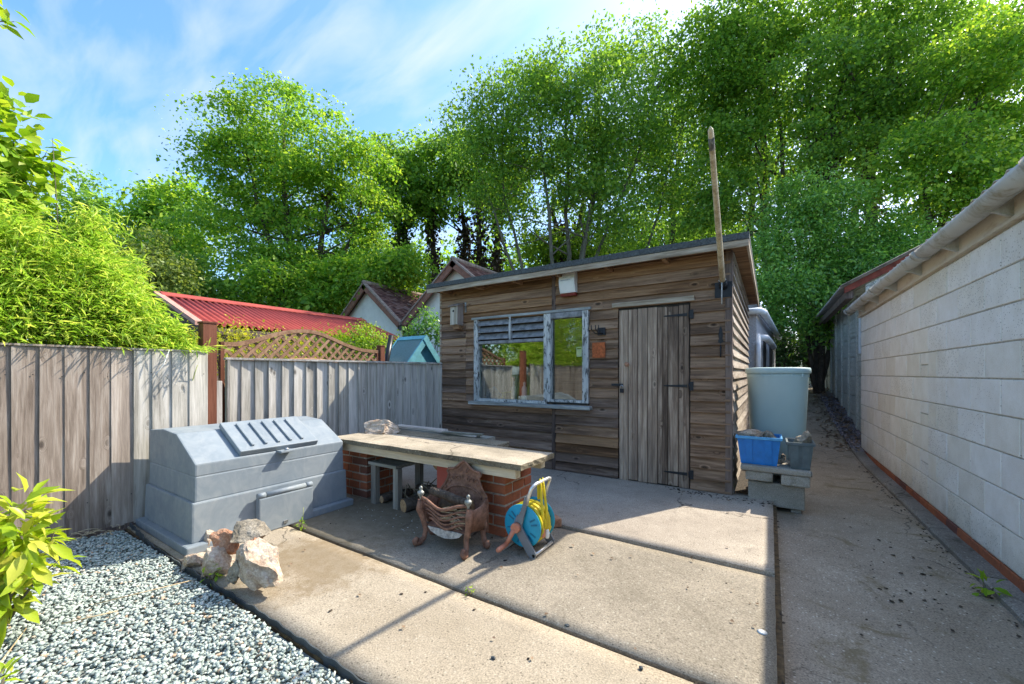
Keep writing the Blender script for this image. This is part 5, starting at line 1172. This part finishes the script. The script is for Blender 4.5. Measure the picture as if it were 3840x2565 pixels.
def crate(label, x0, x1, y0, y1, z0, z1, m, rim, taper=0.03):
    t = thing('plastic_crate', label, 'crate', ((x0 + x1) / 2, (y0 + y1) / 2, z0)); e = taper
    o = [(x0 + e, y0 + e), (x1 - e, y0 + e), (x1 - e, y1 - e), (x0 + e, y1 - e)]; O = [(x0, y0), (x1, y0), (x1, y1), (x0, y1)]; th = 0.006
    mb = MB(); vs = [(x, y, z0) for x, y in o] + [(x, y, z1) for x, y in O] + [(x + (th if i in (0, 3) else -th), y + (th if i < 2 else -th), z1) for i, (x, y) in enumerate(O)] + [(x + (th if i in (0, 3) else -th), y + (th if i < 2 else -th), z0 + th) for i, (x, y) in enumerate(o)]
    fs = [(3, 2, 1, 0)] + [(i, (i + 1) % 4, 4 + (i + 1) % 4, 4 + i) for i in range(4)] + [(4 + i, 4 + (i + 1) % 4, 8 + (i + 1) % 4, 8 + i) for i in range(4)] + [(8 + i, 8 + (i + 1) % 4, 12 + (i + 1) % 4, 12 + i) for i in range(4)] + [(12, 13, 14, 15)]
    mb.add(vs, fs).build('body', m, t)
    r = 0.012
    mb = MB().box(x0 - r, x1 + r, y0 - r, y0 - 0.001, z1 - 0.02, z1 + 0.006).box(x0 - r, x1 + r, y1 + 0.001, y1 + r, z1 - 0.02, z1 + 0.006).box(x0 - r, x0 - 0.001, y0, y1, z1 - 0.02, z1 + 0.006).box(x1 + 0.001, x1 + r, y0, y1, z1 - 0.02, z1 + 0.006)
    mb.build('rim', rim, t, bev=0.003)
    for k in (0.28, 0.72):
        x = x0 + (x1 - x0) * k; MB().add([(x - .028, y0 + e * .98 - .008, z0 + .01), (x + .028, y0 + e * .98 - .008, z0 + .01), (x + .028, y0 - .009, z1 - .022), (x - .028, y0 - .009, z1 - .022), (x - .028, y0 + e + .002, z0 + .01), (x + .028, y0 + e + .002, z0 + .01), (x + .028, y0 + .002, z1 - .022), (x - .028, y0 + .002, z1 - .022)],
            [(0, 1, 2, 3), (4, 7, 6, 5), (0, 4, 5, 1), (1, 5, 6, 2), (2, 6, 7, 3), (3, 7, 4, 0)]).build('rib', m, t)
    return t
crate('blue plastic crate of rubble beside the shed corner', -0.265, 0.085, 4.40, 4.70, 0.340, 0.60, 'blue', 'bluerim')
crate('dark grey plastic crate of stones beside the blue crate', 0.135, 0.325, 4.39, 4.66, 0.340, 0.575, 'greycrate', 'greycrate', 0.025)
for lb, c, s, m, sd in (('yellow grey stone heaped in the blue crate', (-0.13, 4.55, 0.60), (0.15, 0.13, 0.09), 'rubble', 71), ('dark stones at the right of the blue crate', (0.01, 4.57, 0.58), (0.07, 0.12, 0.07), 'rubble_grey', 73), ('brown clod of soil poking from the grey crate', (0.26, 4.50, 0.565), (0.075, 0.10, 0.12), 'rubble_grey', 75), ('small pale stone between the two crates', (0.105, 4.62, 0.385), (0.028, 0.05, 0.05), 'rubble', 77)):
    tag(obj('rubble_stone', rock_mesh('rubble_stone', s[0], s[1], s[2], sd, 3, 8, 0.12), m, None, c), lb, 'stone')

# =================================================================== NEAR PLANTS
# bamboo behind and over the left fence
bb = thing('bamboo', 'bright lime bamboo spilling over the left fence', 'bamboo', (-4.8, 0.4, 0))
HY = np.array([-3.2, -1.5, 0.0, 0.45, 0.62, 0.87, 1.0, 1.13, 1.3, 1.5, 1.62]); HZ = np.array([2.7, 2.8, 2.65, 2.50, 2.20, 2.40, 2.15, 1.85, 1.66, 1.50, 1.42])
mb = MB(); sprays = []
for k in range(150):
    y = U(-3.0, 0.2) if k < 70 else U(-0.4, 1.40); x = U(-5.3, -4.45); top = float(np.interp(y, HY, HZ)) - U(0.0, 0.35)
    lean = Vector((U(0.0, 0.45), U(-.15, .15), 0)); a = Vector((x, y, 0.2)); b = Vector((x, y, top)) + lean; m = a.lerp(b, 0.6) - lean * 0.25
    if k % 2 == 0: mb.tube([a, m, b], [0.008, 0.006, 0.003], 5)
    for j in range(5):
        t = 0.5 + 0.5 * j / 4; p = (a.lerp(m, t / 0.6) if t < 0.6 else m.lerp(b, (t - 0.6) / 0.4)); sprays.append(p)
mb.build('culms', 'culm', bb, fixn=False)
# drooping skirt along the fence top
for k in range(420):
    y = U(-2.9, 0.0) if k < 190 else U(0.0, 1.32); hz = float(np.interp(y, HY, HZ)); z = U(1.44, max(1.5, min(1.9, hz))); sprays.append(Vector((-4.30 - (z - 1.40) * U(0.1, 0.6) - 0.12 * (y > 1.1), y, z)))
for k in range(640):
    y = U(-0.3, 1.40); hz = float(np.interp(y, HY, HZ)); z = 1.4 + (hz - 1.45) * U(0, 1) ** 0.8; sprays.append(Vector((-4.40 - U(0.0, 0.5) * (0.4 + (z - 1.4)), y, z)))
for (x0, x1, y0, y1, n_) in ((165, 235, 490, 640, 70), (-60, 75, 405, 600, 150), (250, 320, 590, 700, 50)):
    for k in range(n_):
        v = U(0, 1); xm = (x0 + x1) / 2; sprays.append(on_x(xm + (U(x0, x1) - xm) * (0.25 + 0.75 * v), y0 + (y1 - y0) * v, -4.85 + U(-.12, .12)))
Pc = np.array([tuple(s) for s in sprays]); per = 46; ci = np.repeat(np.arange(len(Pc)), per); n = len(ci)
sd = np.array([0.85, 0.15, -0.15]) + rnd_dirs(len(Pc)) * 0.6
P = Pc[ci] + RNG.normal(size=(n, 3)) * np.array([0.05, 0.06, 0.05]); D = sd[ci] + rnd_dirs(n) * 0.85 + np.array([0, 0, -0.22])
P[:, 2] = np.maximum(P[:, 2], 1.40 + 0.04 * RNG.random(n)); D[:, 2] = np.where(P[:, 2] < 1.47, np.maximum(D[:, 2], -0.75), D[:, 2])
L = 0.045 + 0.07 * RNG.random(n) ** 1.4
obj('leaves', leaves_mesh('leaves', P, D, np.array([0.5, 0.2, 1.0]) + rnd_dirs(n) * 0.6, L, L * 0.09 + 0.002), 'lf_bamboo', bb)
mb = MB()
for (x0, y0, x1, y1) in ((318, 700, 330, 640), (308, 690, 318, 590), (272, 640, 282, 600)):
    mb.tube([on_x(x0, y0, -4.8), on_x(x1, y1, -4.8)], [0.006, 0.003], 5)
mb.build('bare_canes', 'culm', bb, fixn=False)
# fallen straw blade hanging on the fence
tag(MB().tube([on_x(388, 803, -4.235), on_x(375, 835, -4.225), on_x(346, 872, -4.225)], [0.004, 0.004, 0.002], 5).build('straw_blade', 'paper'), 'pale dry blade hanging on the left fence', 'straw')

# broad leaved small tree at the upper left
def leafy(name, label, cat, centres, rads, n, leaf, mat, asp, base, tmpl=LEAF8, bark='bark_pale', up=0.8, out=0.6, nb=12, droop=0.2, group=None):
    t = thing(name, label, cat, base, group); cs = np.array([tuple(c) for c in centres]); rs = np.array(rads)
    i = RNG.choice(len(cs), n, p=rs ** 2 / (rs ** 2).sum()); d = rnd_dirs(n); P = cs[i] + d * (rs[i] * RNG.random(n) ** 0.45)[:, None]
    D = d * out + rnd_dirs(n) * 0.6 + np.array([0, 0, -droop]); L = leaf * (0.6 + 0.7 * RNG.random(n))
    obj('leaves', leaves_mesh('leaves', P, D, np.array([0, 0, up]) + rnd_dirs(n) * 0.5 + d * 0.3, L, L * asp, tmpl), mat, t)
    mb = MB()
    for k in range(nb):
        c = Vector(P[random.randrange(n)]); mb.tube(curve(base, c, 0.1, 6), [0.012, 0.010, 0.008, 0.006, 0.004, 0.002] if leaf > 0.03 else [0.004] * 6, 5)
    mb.build('stems', bark, t, fixn=False); return t
LF = [(15, 250, 45), (50, 330, 60), (20, 380, 60), (90, 370, 45), (30, 440, 55), (120, 400, 25), (-40, 330, 70), (-60, 250, 60), (-60, 430, 60), (8, 215, 26)]
leafy('broadleaf_tree', 'small tree with broad bright green leaves at the upper left', 'tree', [on_x(x, y, -4.75) for x, y, r in LF], [px(r, 3.1) for x, y, r in LF], 520, 0.10, 'lf_lime', 0.70, Vector((-4.8, 0.0, 0)))
LF = [(5, 20, 20), (0, 45, 22), (-40, 40, 40), (12, 48, 10)]
leafy('overhanging_branch', 'few bright leaves of a branch in the top left corner', 'branch', [on_x(x, y, -4.2) for x, y, r in LF], [px(r, 2.7) for x, y, r in LF], 26, 0.09, 'lf_lime', 0.55, on_x(-140, 60, -4.2), nb=6)
# glossy shrub at the left
LF = [(20, 1180, 60), (60, 1230, 55), (15, 1270, 60), (75, 1290, 45), (20, 1340, 50), (-50, 1250, 80), (5, 1390, 30), (-40, 1350, 60)]
leafy('laurel_shrub', 'glossy lime leaved shrub at the left edge over the gravel', 'shrub', [at(x, y, 1.78) for x, y, r in LF], [px(r, 1.78) for x, y, r in LF], 430, 0.105, 'lf_shrub', 0.40, Vector((-2.95, 0.25, -0.02)), out=0.9, up=0.9)
LF = [(15, 1560, 18), (-10, 1570, 30)]
leafy('low_shrub', 'tip of a lime green plant in the bottom left corner', 'plant', [at(x, y, 1.35) for x, y, r in LF], [px(r, 1.35) for x, y, r in LF], 12, 0.055, 'lf_shrub', 0.4, Vector((-2.25, 0.12, -0.02)), nb=4)
c = on_z(135, 1228)
leafy('seedling', 'dark green lobed seedling at the foot of the left fence', 'plant', [c + Vector((0.02, 0, 0.08)), c + Vector((0, 0.1, 0.05))], [0.09, 0.07], 34, 0.06, 'lf_bay', 0.9, c + Vector((0, 0, -0.02)), LEAFM, nb=6)
for xy, lb, m, s, nn_ in (((482, 1330), 'bright green weed beside the rubble pile', 'lf_lime', 0.032, 26), ((690, 1212), 'thin flowering weed in front of the bunker flap', 'lf_lime', 0.028, 22), ((1330, 1085), 'tiny weed at the foot of the shed wall', 'lf_bay', 0.03, 14), ((1560, 1112), 'small weed growing under the shed door', 'lf_bay', 0.035, 20), ((1078, 1362), 'tiny sprig in the front slab joint', 'lf_lime', 0.02, 14)):
    c = on_z(xy[0], xy[1]); leafy('weed', lb, 'weed', [c + Vector((0, 0, s))], [s * 1.3], nn_, s, m, 0.5, c, nb=4)
c = on_z(2262, 1365, -0.06)
leafy('weed', 'broad leaved green weed growing against the kerb', 'weed', [c + Vector((0, 0, 0.05))], [0.055], 14, 0.062, 'lf_lime', 0.55, c, nb=5)
mb = MB(); c = on_z(690, 1212); mb.tube([c, c + Vector((0.01, 0.01, 0.09)), c + Vector((0.0, 0.02, 0.16))], 0.002, 4)
tag(mb.build('weed_stalk', 'culm', fixn=False), 'thin pale stalk rising beside the bunker flap', 'stalk')
# golden and lime hedges behind the trellis
def hedge(label, pts, depth, clumps, per, leaf, mat, cr=0.16, **k):
    lobes = [(at(x, y, depth), px(r, depth)) for x, y, r in pts]; base = lobes[0][0].copy(); base.z = 0
    t = thing('hedge', label, 'hedge', tuple(base)); me, C = crown_mesh('leaves', lobes, clumps, per, leaf, cr, flat=0.9, shell=0.45, **k); obj('leaves', me, mat, t)
    mb = MB()
    for j in range(18): cc = Vector(C[random.randrange(len(C))]); mb.tube(curve(Vector((cc.x, cc.y, 0)), cc, 0.05, 5), 0.008, 4)
    mb.build('stems', 'bark', t, fixn=False); return t
hedge('golden yellow hedge behind the left of the trellis', [(500, 800, 45), (560, 805, 45), (620, 800, 50), (690, 810, 45), (440, 790, 35), (530, 760, 20)], 5.8, 130, 40, 0.035, 'lf_yellow')
hedge('bright lime hedge behind the right of the trellis', [(800, 790, 40), (850, 785, 40), (760, 800, 45), (890, 800, 35), (720, 800, 40), (835, 770, 28)], 7.2, 150, 45, 0.04, 'lf_lime')
hedge('thin grey green upright shrub against the cottage wall', [(960, 760, 25), (985, 740, 25), (975, 720, 16), (1000, 765, 20), (945, 770, 20)], 8.2, 60, 28, 0.06, 'lf_bay')

# =================================================================== TREES
def lob(pts, depth, dspread=0.8): return [(at(x, y, depth + U(-1, 1) * px(r, depth) * dspread), px(r, depth)) for x, y, r in pts]
def base_at(x, depth): p = at(x, 856, depth); return Vector((p.x, p.y, ground_z(p.x, p.y) - 0.1))
def pt(x, y, d): return at(x, y, d)
d = 17.0
tree('sycamore_tree', 'broad bright sycamore rising behind the red roof', base_at(690, d), pt(680, 330, d), 0.34,
     lob([(545, 300, 80), (640, 285, 90), (720, 330, 90), (800, 400, 90), (850, 480, 65), (500, 395, 70), (600, 400, 90), (700, 440, 90), (560, 500, 80), (480, 540, 60), (640, 540, 90), (760, 540, 90), (840, 590, 60), (540, 620, 75), (660, 640, 85), (780, 650, 75), (470, 640, 50)], d),
     320, 250, 0.135, 0.92, 'lf_syc', limbs=46, stems=[(pt(560, 330, d), 0.2), (pt(660, 280, d), 0.26), (pt(760, 380, d), 0.22), (pt(840, 450, d), 0.16)], flat=0.26, droop=0.5, shell=0.7)
d = 15.0
tree('understorey_tree', 'dark green understorey below the left of the sycamore', base_at(430, d), pt(430, 640, d), 0.12, lob([(400, 660, 50), (470, 690, 50), (540, 680, 55), (340, 650, 45), (420, 620, 45)], d), 90, 90, 0.15, 0.6, 'lf_mid', limbs=10)
tree('understorey_tree', 'dense green understorey behind the middle of the red roof', base_at(650, d), pt(650, 650, d), 0.12, lob([(610, 680, 55), (690, 690, 55), (760, 680, 55), (640, 640, 50), (720, 640, 45)], d), 100, 90, 0.15, 0.6, 'lf_syc', limbs=10)
tree('understorey_tree', 'leafy understorey behind the left cottage gable', base_at(870, d), pt(870, 640, d), 0.12, lob([(840, 660, 50), (910, 630, 45), (940, 600, 40), (880, 610, 40), (800, 630, 45)], d), 90, 90, 0.15, 0.6, 'lf_syc', limbs=10)
d = 24.0
tree('distant_tree', 'round distant tree at the far left skyline', base_at(180, d), pt(200, 450, d), 0.25, lob([(200, 450, 50), (140, 490, 60), (250, 500, 50), (170, 560, 70), (80, 530, 60), (230, 580, 60), (110, 620, 70), (30, 600, 70)], d), 220, 80, 0.24, 0.9, 'lf_mid', limbs=16)
d = 20.0
tree('distant_tree', 'dark low tree left of the big sycamore', base_at(390, d), pt(390, 470, d), 0.22, lob([(365, 465, 45), (420, 455, 45), (350, 520, 50), (430, 530, 55), (400, 590, 60)], d), 150, 85, 0.2, 0.8, 'lf_syc', limbs=14)
d = 12.0
tree('pale_tree', 'pale yellow green tree rising behind the bamboo', base_at(330, d), pt(330, 560, d), 0.12, lob([(330, 560, 42), (290, 590, 40), (380, 590, 42), (330, 640, 50), (250, 620, 50), (400, 640, 40), (180, 640, 60)], d), 130, 80, 0.10, 0.42, 'lf_pale', limbs=12)
# ivy clad group in the centre
d = 21.0
tree('ivy_clad_tree', 'ivy clad tree left of the tall multi stemmed tree', base_at(925, d), pt(905, 360, d), 0.26, lob([(890, 380, 55), (950, 365, 55), (920, 440, 60), (870, 450, 45), (960, 450, 50)], d), 130, 85, 0.2, 0.8, 'lf_mid', limbs=12, stems=[(pt(905, 380, d), 0.24), (pt(960, 370, d), 0.22)], ivy=(1100, 0.42, 0.20, 'lf_dark'))
tree('ivy_clad_tree', 'dark trunked tree behind the cottage ridge', base_at(1010, d), pt(1000, 380, d), 0.28, lob([(1000, 380, 55), (1040, 420, 50), (985, 460, 50), (1060, 360, 50)], d), 110, 85, 0.2, 0.8, 'lf_mid', limbs=12, stems=[(pt(990, 400, d), 0.26), (pt(1050, 390, d), 0.24)], ivy=(1200, 0.42, 0.20, 'lf_brown'))
tree('ivy_clad_tree', 'brown ivy trunks just left of the alarm box', base_at(1120, d), pt(1130, 400, d), 0.26, lob([(1110, 420, 50), (1150, 440, 50), (1170, 380, 45)], d), 80, 85, 0.2, 0.8, 'lf_mid', limbs=10, stems=[(pt(1100, 380, d), 0.25), (pt(1160, 360, d), 0.25)], ivy=(1200, 0.40, 0.20, 'lf_brown'))
# tall multi-stemmed tree
d = 16.0
tree('multi_stemmed_tree', 'tall airy tree with many pale stems behind the shed', base_at(1290, d), pt(1300, 200, d), 0.2,
     lob([(1070, 305, 55), (1130, 260, 65), (1210, 215, 70), (1290, 180, 70), (1370, 140, 70), (1450, 110, 65), (1530, 120, 65), (1570, 180, 50), (1160, 340, 75), (1270, 290, 80), (1380, 250, 85), (1490, 230, 80), (1560, 300, 60), (1090, 400, 60), (1220, 420, 70), (1340, 390, 75), (1460, 370, 75), (1540, 420, 60), (1180, 490, 50), (1420, 490, 60)], d),
     400, 175, 0.125, 0.85, 'lf_mid', 'bark_pale', limbs=70, flat=0.5, upw=0.6, droop=0.3,
     stems=[(pt(1080, 340, d), 0.09), (pt(1150, 280, d), 0.10), (pt(1220, 230, d), 0.11), (pt(1300, 200, d), 0.14), (pt(1370, 160, d), 0.12), (pt(1450, 150, d), 0.11), (pt(1520, 190, d), 0.10), (pt(1560, 300, d), 0.09)])
d = 19.0
tree('ivy_clad_tree', 'ivy wrapped stump and stems behind the shed roof', base_at(1300, d), pt(1310, 400, d), 0.3, lob([(1330, 560, 50), (1240, 570, 45), (1400, 560, 45)], d), 60, 80, 0.18, 0.7, 'lf_far', limbs=8, stems=[(pt(1265, 430, d), 0.3), (pt(1340, 420, d), 0.28)], ivy=(1300, 0.5, 0.2, 'lf_brown'))
# lit woodland behind
d = 31.0
for x, y0, lb in ((860, 560, 'sunlit far tree seen between the ivy trunks'), (1080, 590, 'sunlit far tree behind the shed roof left end'), (1250, 600, 'yellow lit far tree behind the middle of the shed roof'), (1470, 560, 'sunlit far tree behind the shed door'), (1640, 540, 'bright far tree left of the flagpole'), (1560, 480, 'pale far tree behind the tall airy tree'), (700, 600, 'far tree showing through the sycamore')):
    tree('far_tree', lb, base_at(x, d), pt(x, y0 - 40, d), 0.2, lob([(x, y0, 60), (x - 60, y0 + 30, 60), (x + 60, y0 + 30, 60), (x, y0 + 80, 70), (x + 70, y0 + 90, 60), (x - 70, y0 + 90, 60)], d), 110, 60, 0.34, 1.2, 'lf_far', limbs=8, group='far woodland trees')
# woodland closing the view behind the right hand trees
d = 23.0
for x, y0, lb in ((1560, 330, 'backing tree behind the right of the tall airy tree'), (1700, 200, 'backing tree behind the tall slim tree'), (1850, 330, 'backing tree low behind the leaning trunk'), (1950, 120, 'backing tree high behind the leaning trunk'), (2080, 330, 'backing tree right of the leaning trunk'), (2230, 180, 'backing tree above the garage gutter'), (1380, 360, 'backing tree behind the pale stems')):
    tree('backing_tree', lb, base_at(x, d), pt(x, y0 - 60, d), 0.25, lob([(x, y0, 80), (x - 70, y0 + 60, 75), (x + 70, y0 + 60, 75), (x, y0 + 120, 80), (x + 60, y0 - 60, 60), (x - 50, y0 - 50, 60), (x, y0 + 220, 80)], d), 105, 80, 0.20, 1.0, random.choice(['lf_mid', 'lf_far', 'lf_far']), limbs=14, group='backing woodland trees')
# right hand trees
d = 15.0
tree('tall_tree', 'tall slim tree behind the flagpole', base_at(1775, d), pt(1740, 60, d), 0.2,
     lob([(1650, 50, 65), (1730, 30, 75), (1690, 130, 70), (1640, 200, 50), (1700, 240, 65), (1650, 320, 60), (1730, 330, 60), (1790, 260, 50), (1640, 420, 55), (1700, 440, 55), (1620, 480, 45), (1760, 130, 60), (1800, 420, 40)], d),
     240, 180, 0.125, 0.85, 'lf_mid', limbs=40, stems=[(pt(1745, 40, d), 0.24), (pt(1775, 120, d), 0.12)], flat=0.38, droop=0.4)
d = 14.0
tree('leaning_tree', 'big ivy trunked tree leaning right at the upper right', base_at(1880, d), pt(1950, 140, d), 0.3,
     lob([(1830, 50, 75), (1900, 20, 80), (1990, 0, 85), (2080, 40, 80), (1850, 150, 70), (1950, 130, 70), (2050, 150, 80), (2140, 100, 80), (1830, 260, 60), (1990, 260, 65), (2090, 250, 70), (1860, 360, 50), (1950, 340, 55), (2180, 20, 80)], d),
     260, 185, 0.12, 0.85, 'lf_mid', limbs=44, stems=[(pt(1930, 170, d), 0.3), (pt(2060, 10, d), 0.26), (pt(1850, 150, d), 0.15)], ivy=(900, 0.42, 0.16, 'lf_brown'), flat=0.38, droop=0.4)
d = 11.0
tree('overhanging_tree', 'leafy sycamore boughs above the block garage roof', base_at(2150, d), pt(2250, 220, d), 0.2,
     lob([(2210, 130, 75), (2290, 90, 85), (2360, 180, 90), (2230, 240, 80), (2310, 300, 80), (2160, 330, 70), (2240, 380, 70), (2120, 420, 60), (2200, 450, 60), (2090, 350, 55), (2380, 60, 80), (2400, 330, 80), (2060, 430, 45)], d),
     250, 190, 0.105, 0.72, 'lf_syc', limbs=30, stems=[(pt(2250, 230, d), 0.18), (pt(2120, 330, d), 0.14)], flat=0.28, droop=0.45)
d = 10.5
tree('bay_tree', 'dense glossy dark green bay tree at the end of the path', base_at(1880, d), pt(1870, 520, d), 0.12,
     lob([(1850, 450, 48), (1900, 470, 50), (1810, 500, 50), (1870, 530, 60), (1940, 540, 55), (1990, 560, 55), (2040, 545, 45), (1780, 570, 50), (1840, 600, 60), (1910, 610, 60), (1980, 610, 55), (2040, 600, 45), (1765, 640, 45), (1830, 670, 55), (1900, 690, 55), (1960, 660, 50), (1790, 710, 40), (1850, 740, 48), (1900, 750, 38), (2080, 560, 40), (1990, 690, 40), (1730, 560, 26), (2110, 600, 28), (1935, 440, 26), (1800, 440, 24), (2060, 500, 24)], d),
     480, 135, 0.10, 0.42, 'lf_bay', limbs=24, flat=0.6, upw=0.6, aspect=0.45, stems=[(pt(1870, 560, d), 0.09), (pt(1900, 600, d), 0.10), (pt(1850, 620, d), 0.07), (pt(1920, 650, d), 0.08)])
# ivy covered stump and dark thicket closing the path
d = 12.5
b = at(1880, 893, d)
t = thing('tree_stump', 'grey forked tree trunk at the end of the path', 'trunk', tuple(b))
MB().tube([b, b + Vector((0.02, 0, 0.5)), b + Vector((-.04, 0.05, 1.1)), b + Vector((-.08, 0.05, 1.9))], [0.2, 0.17, 0.16, 0.1], 12).build('trunk', 'bark_pale', t, fixn=False)
MB().tube([b + Vector((.32, 0, 0)), b + Vector((.38, 0.05, 0.6)), b + Vector((.34, 0.05, 1.3)), b + Vector((.25, 0.05, 2.1))], [0.07, 0.06, 0.06, 0.05], 10).build('side_trunk', 'bark_pale', t, fixn=False)
tree('thicket', 'dark thicket filling the end of the path', base_at(1800, 14.5), pt(1800, 800, 14.5), 0.08, lob([(1790, 800, 45), (1830, 790, 45), (1760, 820, 45), (1850, 830, 40), (1900, 800, 45), (1800, 860, 35)], 14.5), 110, 70, 0.11, 0.4, 'lf_dark', limbs=14, cat='thicket')

for xb, yb, lb in ((-10.5, -4.5, 'leafy tree left of the yard seen only in the shed window'), (-9.0, -9.0, 'leafy tree behind the yard seen only in the shed window')):
    q = Vector((xb, yb, 0)); L_ = [(q + Vector((U(-1.6, 1.6), U(-2, 2), U(2.5, 5.5))), U(0.9, 1.4)) for _ in range(9)]
    tree('reflected_tree', lb, q, q + Vector((0, 0, 4.5)), 0.16, L_, 140, 70, 0.14, 0.6, 'lf_mid', limbs=14)
# =================================================================== LITTER AND DEBRIS
def scatter_leaves(name, label, P, size, mat):
    n = len(P); L = size * (0.5 + RNG.random(n)); me = leaves_mesh(name, P, rnd_dirs(n) * np.array([1, 1, 0.15]), np.array([0, 0, 1.0]) + rnd_dirs(n) * 0.4, L, L * 0.7)
    return tag(obj(name, me, mat), label, kind='stuff')
n = 900; y = RNG.uniform(8.0, 14.3, n); x = 1.06 + np.abs(RNG.normal(0, 0.16, n)) * np.sign(RNG.random(n) - 0.35); x = np.clip(x, 0.15, 1.32)
scatter_leaves('leaf_litter', 'dead leaves along the back of the path', np.stack([x, y, np.array([path_z(a) for a in y]) + 0.012 + 0.05 * (x > 1.1)], 1), 0.06, 'deadleaf')
def clods(pts, label, name):
    mb = MB()
    for (c, s, k) in pts:
        me = rock_mesh('c', s * U(.8, 1.6), s, s * 0.4, k, 1, 3, 0.4); o = len(mb.v)
        a = U(0, 6.28)
        mb.v += [(c.x + v.co.x * math.cos(a) - v.co.y * math.sin(a), c.y + v.co.x * math.sin(a) + v.co.y * math.cos(a), c.z + v.co.z) for v in me.vertices]; mb.f += [tuple(i + o for i in p.vertices) for p in me.polygons]; mb.sm += [False] * len(me.polygons); bpy.data.meshes.remove(me)
    return tag(mb.build(name, 'debris', fixn=False), label, kind='stuff')
pts = []
for i in range(60):
    r = abs(random.gauss(0, 0.4)); x, y = random.gauss(0.68, 0.14), random.gauss(3.55, 0.55)
    if 0.1 < x < 1.04: pts.append((Vector((x, y, -0.062)), random.choice([0.003, 0.004, 0.006, 0.008, 0.012]), i))
for i in range(130):
    x = 1.06 - abs(random.gauss(0, 0.035)); y = U(2.0, 7.5); pts.append((Vector((x, y, path_z(y) + 0.006)), U(0.004, 0.010), i))
clods(pts, 'dark moss clods scattered over the path', 'moss_clods')
pts = []
for i in range(190):
    if i < 110: c = Vector((U(-0.85, 0.02), 4.37 - abs(random.gauss(0, 0.10)), 0.02)); s = U(0.003, 0.012)
    elif i < 120: c = Vector((U(-2.4, -0.4), 4.38 - abs(random.gauss(0, 0.03)), 0.02)); s = U(0.005, 0.012)
    elif i < 150: c = Vector((JX + U(-0.02, 0.02), U(1.6, 4.4), -0.02)); s = U(0.006, 0.012)
    else: c = Vector((U(-3.1, -0.1), U(1.1, 3.9), 0.004)); s = U(0.004, 0.010)
    pts.append((c, s, i))
clods(pts, 'dark crumbs and soil on the patio', 'soil_crumbs')
n = 70; P = np.stack([RNG.uniform(-3.1, 0, n), RNG.uniform(1.05, 4.2, n), np.full(n, 0.012)], 1); P[:, 2] += 0.016 * (P[:, 1] > 2.84)
scatter_leaves('fallen_leaves', 'dry leaf fragments on the patio', P, 0.022, 'deadleaf')
n = 60; P = np.stack([RNG.uniform(-3.15, -1.9, n), RNG.uniform(2.3, 2.45, n) - 0.35 * RNG.random(n), np.full(n, 0.012)], 1)
scatter_leaves('wood_chips', 'pale wood chips on the ground before the bench', P, 0.009, 'paper')
mb = MB()
for k in range(60):
    y = U(0.2, 0.98); a = Vector((-4.24 + abs(random.gauss(0, 0.08)), y, 0.015 + U(0, .02))); b = a + Vector((U(-.05, .12), U(-.12, .12), U(-.005, .02))); mb.tube([a, a.lerp(b, .5) + Vector((0, 0, .008)), b], 0.0022, 4)
for (x0, y0, x1, y1) in ((215, 1385, 440, 1330), (140, 1430, 270, 1400), (0, 1520, 60, 1440)): mb.tube([on_z(x0, y0, 0.02), on_z((x0 + x1) / 2, (y0 + y1) / 2, 0.026), on_z(x1, y1, 0.02)], 0.003, 5)
tag(mb.build('straw', 'pole', fixn=False), 'dry straw stalks lying on the gravel', kind='stuff')
for p, s, lb in (((1300, 1432), 0.012, 'single dark green pebble on the middle slab'), ((1130, 1508), 0.011, 'grey pebble on the front slab left of centre'), ((1470, 1530), 0.011, 'grey pebble near the bottom of the front slab')):
    tag(obj('pebble', rock_mesh('pebble', s, s * .8, s * .7, p[0], 2, 5, 0.1), 'edging', None, on_z(p[0], p[1], s * 0.5)), lb, 'pebble')
tag(MB().lathe([(0.001, 0.001), (0.020, 0.002), (0.022, 0.003), (0.001, 0.0035)], tuple(on_z(1747, 1450, 0.0)), 18).build('paint_splash', 'paper'), 'white splash on the slab beside the path', 'splash')
